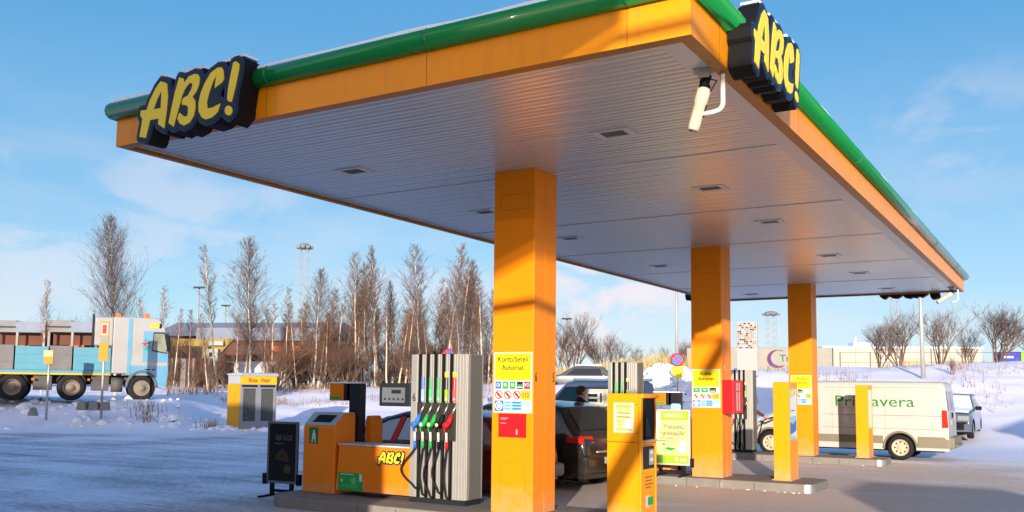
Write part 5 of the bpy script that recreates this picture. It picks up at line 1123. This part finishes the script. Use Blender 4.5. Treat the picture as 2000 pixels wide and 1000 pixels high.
# pylon behind the third pump
def pylon():
    a = at(1459, 628, 46); z = ground_z(a.x, a.y); t = thing('pylon_sign', 'tall narrow pylon with a speckled top and blank white lower panel', 'pylon', (a.x, a.y, z), YAW+R_(-18)); H = a.z-z; w = .50
    m = M(); m.box((-w, -.15, 0), (w, .15, H)); build('case', m, mat('pylon_white', (.33, .32, .30), .5, var=.05), t, bevel=.02)
    m = M(); rnd = random.Random(8); zt = H-.05; zb = H-1.35
    for i in range(9):
        for j in range(13):
            if rnd.random() < .72:
                x0 = -w+.04+i*(2*w-.08)/9; z0 = zb+j*(zt-zb)/13; m.fquad(x0, x0+.09, z0, z0+(zt-zb)/13*.8, -.153, rnd.randrange(3))
    build('speckled_panel', m, [INK, mat('rust_print', (.45, .18, .08), .5, var=0), mat('steel_print', (.20, .24, .34), .5, var=0)], t)
    m = M(); m.box((-w-.05, -.16, H-1.42), (w+.02, .16, H-1.38)); build('divider', m, POLE, t)
pylon()

# ------------------------------------------------------------------ buildings and trailers far behind
def placed(name, label, cat, px, py, d, rz=0, group=None, z=None):
    a = at(px, py, d); return thing(name, label, cat, (a.x, a.y, a.z if z is None else z), YAW+rz, group), d/FPX
def trailer():
    t, k = placed('semi_trailer', 'beige semi trailer with a purple crescent, behind the snow bank', 'trailer', 1627, 724, 58, R_(-14)); H = 45*k; L_ = 9
    m = M(); m.box((-L_, 0, .0), (0, 2.5, H)); build('box_body', m, mat('trailer_cream', (.27, .255, .22), .55, var=.08, dirt=((.34, .27, .19), .35, .7)), t, bevel=.05)
    m = M(); m.box((-L_, .2, -1.2), (-.3, 2.3, .0)); m.box((-.02, -.02, 0), (.03, 2.52, H+.02)); build('chassis', m, DARK, t)
    m = M(); cx, cz = -3.35, H*.50
    P = []
    for i in range(17): an = R_(60+240*i/16); P.append((cx+.62*cos(an), cz+.58*sin(an)))
    for i in range(17): an = R_(300-240*i/16); P.append((cx+.18+.56*cos(an), cz+.06+.50*sin(an)))
    m.prism(P, lambda x, z, q: (x, -.02 if q else .0, z)); build('crescent', m, mat('purple', (.07, .015, .13), .5, var=0), t)
    text('lettering', 'Tra', .62, mat('trailer_green', (.008, .13, .065), .5, var=0), t, (-2.75, -.012, H*.52), bold=.012)
    for x in (-8, -6.9): m = M(); m.lathe([(0, 0), (.5, 0), (.5, .4), (0, .4)], (x, .1, -1.2), 'y', 16); build('wheel', m, RUBBER, t)
trailer()
def warehouse():
    t, k = placed('warehouse', 'long low cream warehouse beyond the right snow bank', 'warehouse', 1610, 716, 120, R_(-6)); wl = mat('warehouse_wall', (.40, .375, .31), .8, var=.10, vs=.3, dirt=((.36, .31, .23), .3, .25))
    L_ = 19.5; H = 36*k; m = M(); m.box((0, 0, -2), (L_, 14, H)); build('wall', m, wl, t)
    m = M(); m.box((-.2, -.2, H), (L_+.2, 14.2, H+.25)); m.box((4.5, 3, H+.25), (7, 6, H+.9)); m.tube([(5, 4, H+.9), (5, 4, H+1.7)], .15, 6); build('roof', m, SNOW, t)
    pm = mat('pilaster', (.40, .34, .24), .8, var=.1)
    for i in range(7): build('pilaster', M().box((1.2+i*2.7, -.06, .2), (1.28+i*2.7, .01, H)), pm, t)
    build('gate', M().box((10, -.05, -1), (12.2, .0, 1.2)), pm, t)
    t, k = placed('shipping_container', 'blue shipping container at the right edge behind the bare trees', 'container', 1955, 706, 95, R_(-10)); m = M(); m.box((0, 0, 0), (2.05, 2.4, 19*k)); b = build('body', m, mat('container_blue', (.03, .04, .30), .5, var=.1), t)
    m = M(); m.box((.3, -.02, .35), (1.2, .0, .55)); build('lettering', m, WHITE, t)
    t, k = placed('shipping_container', 'bright green shipping container at the right photo edge', 'container', 1995, 706, 94.5, R_(-10)); m = M(); m.box((0, 0, 0), (3, 2.4, 19*k)); build('body', m, mat('container_green', (.22, .48, .04), .5, var=.1), t)
    m = M()
    for i in range(12): m.box((.12+i*.24, -.015, .05), (.2+i*.24, 0, 19*k-.05))
    build('rib', m, MATS['container_green'], t)
warehouse()
def fence():
    a = at(1700, 716, 56); t = thing('wire_fence', 'thin wire fence along the top of the right snow bank', 'fence', (a.x, a.y, 0), YAW-R_(8))
    for i in range(-1, 8):
        p = Vector((a.x, a.y, 0))+Matrix.Rotation(YAW-R_(8), 3, 'Z') @ Vector((i*1.75, 0, 0)); z = ground_z(p.x, p.y)
        build('post', M().tube([(i*1.75, 0, z-.2), (i*1.75, 0, z+1.15)], .035, 5), mat('rusty_post', (.20, .13, .09), .8, var=.2), t)
    m = M(); z = ground_z(a.x, a.y)
    for h in (.5, 1.08): m.tube([(-1.75, 0, z+h), (12.3, 0, z+h+.1)], .014, 4)
    build('wire', m, DARK, t)
fence()
BROWN = mat('rust_sheet', (.13, .055, .035), .8, var=.25, vs=.8); BR2 = mat('dark_boards', (.065, .045, .04), .85, var=.4, vs=1.2); GROOF = mat('grey_roof', (.19, .22, .29), .7, var=.12, vs=.6); OBR = mat('orange_stack', (.42, .10, .035), .7, var=.25, vs=2); GWALL = mat('grey_wall', (.27, .25, .25), .8, var=.25, vs=.8)
def yard():
    lab = (('grey roofed storage rack behind the lorry bed, nearer the photo edge', 'rust brown stack with orange bundles, left one behind the lorry bed', 'low grey boarded wall left of the lorry bed boxes'),
           ('grey roofed storage rack right behind the lorry cab', 'rust brown stack with orange bundles just behind the lorry cab', 'low grey boarded wall behind the lorry headboard'))
    for i, px in enumerate((-16, 92)):
        d = 66; k = d/FPX
        t, _ = placed('storage_rack', lab[i][0], 'storage rack', px, 648, d, R_(6), 'storage racks behind the lorry')
        m = M(); m.box((0, 0, 0), (44*k, 6, 23*k), 0); m.box((44*k, -.05, 0), (98*k, 6, 21*k), 1); m.box((0, -.3, 10*k), (44*k, 0, 11*k), 2); build('roof', m, [mat('pale_sheet', (.20, .20, .21), .7, var=.2, vs=1), GROOF, DARK], t)
        m = M()
        for x in (2, 46, 96): m.box((x*k, -.06, -3.6), (x*k+.16, .1, 0))
        build('post', m, GWALL, t)
        t, _ = placed('material_stack', lab[i][1], 'material stack', px, 693, d+1, R_(6), 'stacks on the storage racks')
        m = M(); m.box((10*k, 0, 20*k), (98*k, 5, 44*k), 0); m.box((10*k, .5, 0), (98*k, 5, 20*k), 1); build('stack', m, [BROWN, BR2], t); m = M(); m.box((42*k, -.1, 6*k), (70*k, .5, 20*k)); build('orange_bundle', m, OBR, t)
        t, _ = placed('boarded_wall', lab[i][2], 'wall', px, 742, d-2, R_(6), 'low boarded walls behind the lorry')
        m = M(); m.box((0, 0, 0), (106*k, .3, 49*k)); build('wall', m, GWALL, t); m = M()
        for x in range(8, 104, 16): m.box((x*k, -.08, 0), (x*k+.15, 0, 49*k))
        build('post', m, BR2, t)
    t, k = placed('storage_shed', 'long shed with a grey sloping roof behind the birches, left of the front pump', 'shed', 300, 705, 82, R_(-9))
    H = 42*k; L_ = 15.5
    m = M(); m.box((0, 0, -1.5), (L_, 9, H)); w = build('wall', m, BROWN, t)
    m = M(); m.prism([(-.4, H), (9.5, H), (9.5, H+.8), (4.5, H+1.5), (-.4, H+.0)], lambda y, z, q: (L_+.4 if q else -.4, y, z+.3)); m.box((4.2, -.5, H-.1), (L_, -.1, H+1.0)); build('roof', m, GROOF, t)
    m = M(); m.box((11, -.06, .9), (14.2, 0, 1.35)); build('orange_board', m, OBR, t)
    m = M(); m.box((6.8, -.05, -1.5), (L_, 0, .0)); build('pale_base', m, mat('pale_base', (.55, .55, .55), .8, var=.15, vs=1), t)
    for x in (1.2, 3.6, 8.6, 12.0): m = M(); m.box((x, -.05, .1), (x+1.3, .0, 1.2)); build('dark_opening', m, BR2, t)
    t, k = placed('plank_wall', 'brown plank wall right of the lorry cab', 'wall', 325, 760, 70, R_(-4))
    m = M(); rnd = random.Random(4); x = 0
    while x < 92*k: w_ = rnd.uniform(.1, .2); m.box((x, rnd.uniform(-.03, .03), 0), (x+w_-.015, .12, 60*k+rnd.uniform(-.05, .05)), rnd.randrange(3)); x += w_
    build('planks', m, [BROWN, BR2, mat('plank_grey', (.20, .17, .16), .85, var=.3, vs=2)], t)
    t, k = placed('truck_crane', 'yellow crane boom with a grey cabin between the lorry and the kiosk', 'crane', 318, 680, 74, R_(-3))
    m = M(); m.box((0, 0, 4*k), (122*k, .7, 19*k)); m.prism([(80*k, -24*k), (100*k, -24*k), (140*k, 20*k), (110*k, 20*k)], lambda x, z, q: (x, .6 if q else .1, z)); m.box((78*k, .0, -24*k), (90*k, .6, 6*k)); build('boom', m, mat('crane_yellow', (.30, .21, .06), .6, var=.2, vs=1), t, bevel=.03)
    m = M(); m.box((90*k, -.4, -26*k), (113*k, .4, -1*k), 0); m.box((96*k, -.42, -16*k), (104*k, -.4, -8*k), 1); m.box((94*k, -.3, 6*k), (122*k, .0, 14*k), 0); build('cabin', m, [mat('crane_grey', (.36, .37, .36), .6, var=.15), BLACK], t, bevel=.03)
    m = M(); m.box((70*k, .0, -70*k), (125*k, 2, -26*k)); build('base', m, BR2, t)
    t, k = placed('reed_bank', 'strip of dry yellow reeds on the bank behind the no parking sign', 'reeds', 1190, 735, 60); tag(t, kind='thing')
    return t
reed = yard()
# reeds and dry grass: uncountable
def grass(name, spots, mt, hmin, hmax, kind='stuff'):
    m = M(); rnd = random.Random(11)
    for x, y, z in spots:
        h = rnd.uniform(hmin, hmax); a = rnd.uniform(0, pi); w = .012+.012*rnd.random(); dx, dy = rnd.uniform(-.25, .25)*h, rnd.uniform(-.25, .25)*h
        m.face([(x-w*cos(a), y-w*sin(a), z-.05), (x+w*cos(a), y+w*sin(a), z-.05), (x+dx+w*.4*cos(a), y+dy+w*.4*sin(a), z+h), (x+dx-w*.4*cos(a), y+dy-w*.4*sin(a), z+h)])
    return build(name, m, mt, recalc=False)
bpy.data.objects.remove(reed)
rnd = random.Random(21); sp = []
while len(sp) < 5000:
    px = rnd.uniform(1085, 1352); d = rnd.uniform(54, 70); q = sdp((px-1000)/FPX*d, d); sp.append((q.x, q.y, ground_z(q.x, q.y)-.1))
tag(grass('dry_reeds', sp, mat('reed', (.44, .34, .13), .8, var=.25, vs=1), .45, 1.15), kind='stuff')
sp = []
while len(sp) < 900:
    px = rnd.uniform(1440, 2080); d = rnd.gauss(46, 6)
    if d < 35 or d > 62: continue
    q = sdp((px-1000)/FPX*d, d)
    if noise.noise(Vector((q.x*.35, q.y*.35, 5))) < .06 and d < 54: continue
    sp.append((q.x, q.y, ground_z(q.x, q.y)))
for _ in range(3500):
    px = rnd.uniform(330, 960); d = rnd.uniform(48, 62); q = sdp((px-1000)/FPX*d, d)
    if noise.noise(Vector((q.x*.3, q.y*.3, 9))) > .0: sp.append((q.x, q.y, ground_z(q.x, q.y)))
for _ in range(170):
    px = rnd.gauss(295, 14) if rnd.random() < .7 else rnd.gauss(415, 14); d = rnd.uniform(36.5, 38.5); q = sdp((px-1000)/FPX*d, d); sp.append((q.x, q.y, ground_z(q.x, q.y)))
tag(grass('dry_grass', sp, mat('straw', (.27, .18, .11), .85, var=.3, vs=1), .10, .42), kind='stuff')

# loose lumps of ploughed snow
def clods():
    rnd = random.Random(31); m = M()
    def lump(x, y, z, r):
        pr = [(r*.95*rnd.uniform(.7, 1.2), -r*.4), (r*rnd.uniform(.8, 1.2), r*.1), (r*.6*rnd.uniform(.6, 1.2), r*.5*rnd.uniform(.7, 1.3)), (0, r*.62)]; i0 = len(m.v); m.lathe(pr, (x, y, z), 'z', 7)
        for k in range(i0, len(m.v)):
            v = m.v[k]; m.v[k] = (v[0]+rnd.uniform(-.22, .22)*r, v[1]+rnd.uniform(-.22, .22)*r, v[2]+rnd.uniform(-.12, .12)*r)
    for _ in range(520):
        px = rnd.uniform(-40, 1420); d0 = 37; d = d0+rnd.gauss(1.5, 1.6); q = sdp((px-1000)/FPX*d, d); lump(q.x, q.y, ground_z(q.x, q.y), rnd.choice((.05, .07, .10, .16, .24)))
    for _ in range(90):
        x = rnd.uniform(-7.2, -1.6); u = rnd.choice((9.93, 16.93, 11.36)); lump(x, u+rnd.gauss(0, .05), ground_z(x, u), rnd.uniform(.008, .026))
    for _ in range(260):
        px = rnd.uniform(1230, 1350); d = rnd.uniform(38, 47); q = sdp((px-1000)/FPX*d, d); lump(q.x, q.y, ground_z(q.x, q.y), rnd.uniform(.08, .38))
    tag(build('snow_lumps', m, SNOW), kind='stuff')
clods()
# ------------------------------------------------------------------ trees
def birch_mesh(seed, H, dens=1.0, spread=.17, low=.25):
    rnd = random.Random(seed); tr = M(); cr = M(); P = []; bx, by = rnd.uniform(-.03, .03), rnd.uniform(-.03, .03); x = y = 0
    for k in range(13):
        f = k/12; x += bx*H/12+rnd.uniform(-.012, .012)*H*.35; y += by*H/12+rnd.uniform(-.01, .01)*H*.3; P.append(Vector((x, y, H*f)))
    r0 = .0075*H+.018; tr.tube(P, [r0*(1-k/12)**.8+.008 for k in range(13)], 7)
    def pt(f): k = min(11, int(f*12)); return P[k].lerp(P[k+1], f*12-k)
    n = int(120*dens)
    for i in range(n):
        f = low+(1-low)*(i+rnd.random())/n; f = min(.995, f); b = pt(f); a = rnd.uniform(0, 2*pi); Lb = H*spread*(1.05-f)**.75*rnd.uniform(.6, 1.25)*(.55+.9*min(1, (f-low)*3.5+.25)); el = rnd.uniform(.75, 1.15)
        dv = Vector((cos(a)*cos(el), sin(a)*cos(el), sin(el))); q = [b]; 
        for s in range(3): dv = (dv+Vector((rnd.uniform(-.2, .2), rnd.uniform(-.2, .2), .06))).normalized(); q.append(q[-1]+dv*Lb/3)
        cr.tube(q, [.013+.011*(1-f), .011, .009, .005], 3, 0, False, False)
        for s in range(7):
            g = rnd.uniform(.2, 1); kk = min(2, int(g*3)); c = q[kk].lerp(q[kk+1], g*3-kk); a2 = rnd.uniform(0, 2*pi); d2 = (dv*.9+Vector((cos(a2), sin(a2), rnd.uniform(-.2, .5)))*.75).normalized(); l2 = Lb*rnd.uniform(.2, .5)
            e = c+d2*l2; cr.tube([c, c+d2*l2*.5+Vector((0, 0, .02)), e], [.0075, .006, .0035], 3, 0, False, False)
            for _ in range(2):
                c2 = c+d2*l2*rnd.uniform(.2, .9); a3 = rnd.uniform(0, 2*pi); d3 = (d2+Vector((cos(a3), sin(a3), rnd.uniform(-.5, .4)))*.9).normalized(); cr.tube([c2, c2+d3*l2*rnd.uniform(.3, .6)], [.0055, .003], 3, 0, False, False)
    return tr, cr
def bush_mesh(seed, H, stems, fan, levels=4, tw=.6):
    rnd = random.Random(seed); tr = M(); cr = M()
    def br(p, d, L_, r, lv):
        q = [p]; dd = d
        for s in range(3): dd = (dd+Vector((rnd.uniform(-.16, .16), rnd.uniform(-.16, .16), .07))).normalized(); q.append(q[-1]+dd*L_/3)
        (tr if lv >= levels-1 else cr).tube(q, [r, r*.85, r*.7, r*.55], 5 if lv >= levels-1 else 3, 0, False, False)
        if lv > 0:
            for k in range(rnd.choice((3, 4, 4, 5))):
                f = rnd.uniform(.3, 1); kk = min(2, int(f*3)); c = q[kk].lerp(q[kk+1], f*3-kk); a = rnd.uniform(0, 2*pi); nd = (dd+Vector((cos(a), sin(a), rnd.uniform(-.1, .35)))*tw).normalized(); br(c, nd, L_*rnd.uniform(.5, .75), max(.0075, r*.5), lv-1)
    for i in range(stems):
        a = 2*pi*i/stems+rnd.uniform(-.3, .3); f = fan*rnd.uniform(.3, 1.1); d = Vector((cos(a)*f, sin(a)*f, 1)).normalized(); br(Vector((cos(a)*.1, sin(a)*.1, 0)), d, H*rnd.uniform(.38, .5), .011*H*rnd.uniform(.7, 1.1)+.01, levels)
    return tr, cr
def tree_proto(name, tr, cr, tm, cm, trunk='trunk'):
    t = thing(name, None, None); build(trunk, tr, tm, t, recalc=False); build('crown', cr, cm, t, recalc=False); return t
def ztop(p): return max(v.co.z for c in p.children for v in c.data.vertices)
BP = [birch_mesh(s, 10, dn, sp_, lw) for s, dn, sp_, lw in ((1, 1.1, .20, .3), (2, .9, .24, .25), (3, .6, .17, .42), (4, 1.2, .28, .22), (5, .45, .15, .5), (6, 1.7, .33, .12))]
BPN = [10]*6
PROTO = [tree_proto('birch_tree', *b, BARK, TWIG if i % 2 else TWIG2) for i, b in enumerate(BP)]
used = set()
def plant(protos, k, px, top, base_d, label, cat, group, H0, rz=0, wide=1.0):
    d = base_d; a = at(px, top, d); z = ground_z(a.x, a.y)-.1; p = protos[k]
    if id(p) in used: p = copy_tree(p)
    used.add(id(p)); p.location = (a.x, a.y, z); s = (a.z-z)/ztop(p); p.scale = (s*wide, s*wide, s); p.rotation_euler = (.09*sin(px*7.3), .09*sin(px*3.1+1), rz); tag(p, label, cat, group)
BG = 'bare birches behind the forecourt'
rnd = random.Random(77)
special = [(5, 243, 408, 53, 'big bushy birch with white trunk rising behind the lorry cab', .72), (3, 500, 462, 60, 'tall slim birch right above the kiosk, with a forked pale foot', 1.0), (2, 437, 474, 66, 'thin sparse birch between the kiosk and the lorry', .9),
           (0, 742, 480, 62, 'tall straight white birch at the middle of the birch row', 1.0), (1, 826, 468, 60, 'tall leaning birch just left of the five-hose pump top', 1.0), (0, 873, 472, 63, 'tall birch right behind the five-hose pump', 1.0), (4, 322, 555, 62, 'short thin birch right of the lorry cab roof', 1.2), (2, 92, 545, 52, 'slim pale birch stem in front of the storage racks', .8),
           (3, 620, 522, 60, 'birch with dark twigs right of the floodlight mast', 1.0), (1, 702, 492, 61, 'birch with orange lit trunk left of the straight white one', .9)]
for k, px, tp, d, lb, wd in special: plant(PROTO, k, px, tp, d, lb, 'birch', BG, 10, rnd.uniform(0, 6), wd)
for px, tp in ((535, 585), (562, 560), (585, 590), (603, 600), (640, 560), (655, 570), (672, 540), (690, 575), (718, 512), (728, 560), (760, 555), (778, 545), (795, 570), (812, 560), (845, 540), (858, 560), (888, 520), (905, 500), (918, 540), (930, 505), (945, 540), (955, 560), (480, 590), (520, 600), (296, 580), (345, 600), (375, 600), (412, 610), (465, 610)):
    plant(PROTO, (0, 1, 2, 2, 4)[rnd.randrange(5)], px, tp, rnd.uniform(57, 72), 'bare slender birch in the crowded row between lorry and front column', 'birch', BG, 10, rnd.uniform(0, 6), rnd.uniform(.8, 1.2))
for i in range(34):
    px = 548+410*((i*.618+.3) % 1); plant(PROTO, (0, 1, 2, 4)[rnd.randrange(4)], px, rnd.uniform(585, 655), rnd.uniform(56, 70), 'young bare birch in the thicket under the taller birches', 'birch', 'young birches in the thicket', 10, rnd.uniform(0, 6), rnd.uniform(1.0, 1.5))
BU = [bush_mesh(s, 5, st, fn, 3, .75) for s, st, fn in ((1, 9, .55), (2, 12, .7), (3, 7, .45))]
PB = [tree_proto('bare_shrub', *b, BARK2, (TWIG2, mat('dark_twigs', (.10, .06, .045), .9, var=.3, vs=1), TWIG)[i], 'stem') for i, b in enumerate(BU)]
for i in range(44):
    px = 540+ (965-540)*((i*.618) % 1); plant(PB, rnd.randrange(3), px, rnd.uniform(640, 720), rnd.uniform(56, 68), 'low brown leafless shrub under the birch row', 'shrub', 'brown shrubs under the birches', 4.6, rnd.uniform(0, 6), rnd.uniform(.9, 1.3))
for i in range(10):
    px = rnd.uniform(330, 540); plant(PB, rnd.randrange(3), px, rnd.uniform(650, 715), rnd.uniform(60, 72), 'low brown leafless shrub between the lorry and the kiosk', 'shrub', 'brown shrubs near the kiosk', 4.6, rnd.uniform(0, 6), 1)
for i in range(16):
    px = rnd.uniform(20, 330); plant(PB, rnd.randrange(3), px, rnd.uniform(600, 640), rnd.uniform(72, 85), 'hazy leafless treetop over the storage racks behind the lorry', 'shrub', 'treetops over the racks', 4.6, rnd.uniform(0, 6), .8)
TR = [bush_mesh(s, 8, st, fn, 4, .62) for s, st, fn in ((11, 7, .5), (12, 9, .6), (13, 6, .4))]
PT = [tree_proto('bare_tree', *b, BARK2, TWIG) for b in TR]
MG = 'round bare trees on the snow bank'
for k, px, tp, d, lb, wd in ((0, 1752, 588, 58, 'bare spreading tree left of the tall grey lamp post', 1.1), (2, 1716, 618, 60, 'smaller bare tree at the left end of the right bank', 1.0), (2, 1832, 592, 58, 'bare forked tree right of the tall grey lamp post', 1.0), (0, 1886, 622, 61, 'small thin bare tree between the two larger right ones', .8), (1, 1945, 580, 57, 'largest rounded bare tree at the far right', 1.0), (2, 2010, 640, 60, 'bare tree cut by the right photo edge', 1.0),
                     (2, 1122, 600, 66, 'bare bushy tree right of the front column', .9), (1, 1180, 640, 68, 'rounded bare bush behind the second pump', 1.1), (0, 1235, 668, 72, 'small bare bush right of the second pump', 1.0), (0, 1300, 668, 72, 'small bare bush left of the no parking sign', .9), (1, 1345, 655, 70, 'bare bush behind the middle column', .9), (2, 1098, 625, 70, 'bare bush half hidden by the front column', .9)):
    plant(PT, k, px, tp, d, lb, 'tree', MG, 8.2, rnd.uniform(0, 6), wd)
for i, (px, tp, lb) in enumerate(((1862, 690, 'thin red brown sapling on the right bank'), (1690, 735, 'little dry bush on the bank above the van roof'), (1905, 745, 'low twiggy bush on the bank right of the parked blue grey car'))): plant(PB, i, px, tp, 44, lb, 'shrub', 'small bushes on the right bank', 4.6, i, .5 if i == 0 else 1.2)
for p in PROTO+PB+PT:
    if id(p) not in used:
        for c in list(p.children): bpy.data.objects.remove(c)
        bpy.data.objects.remove(p)
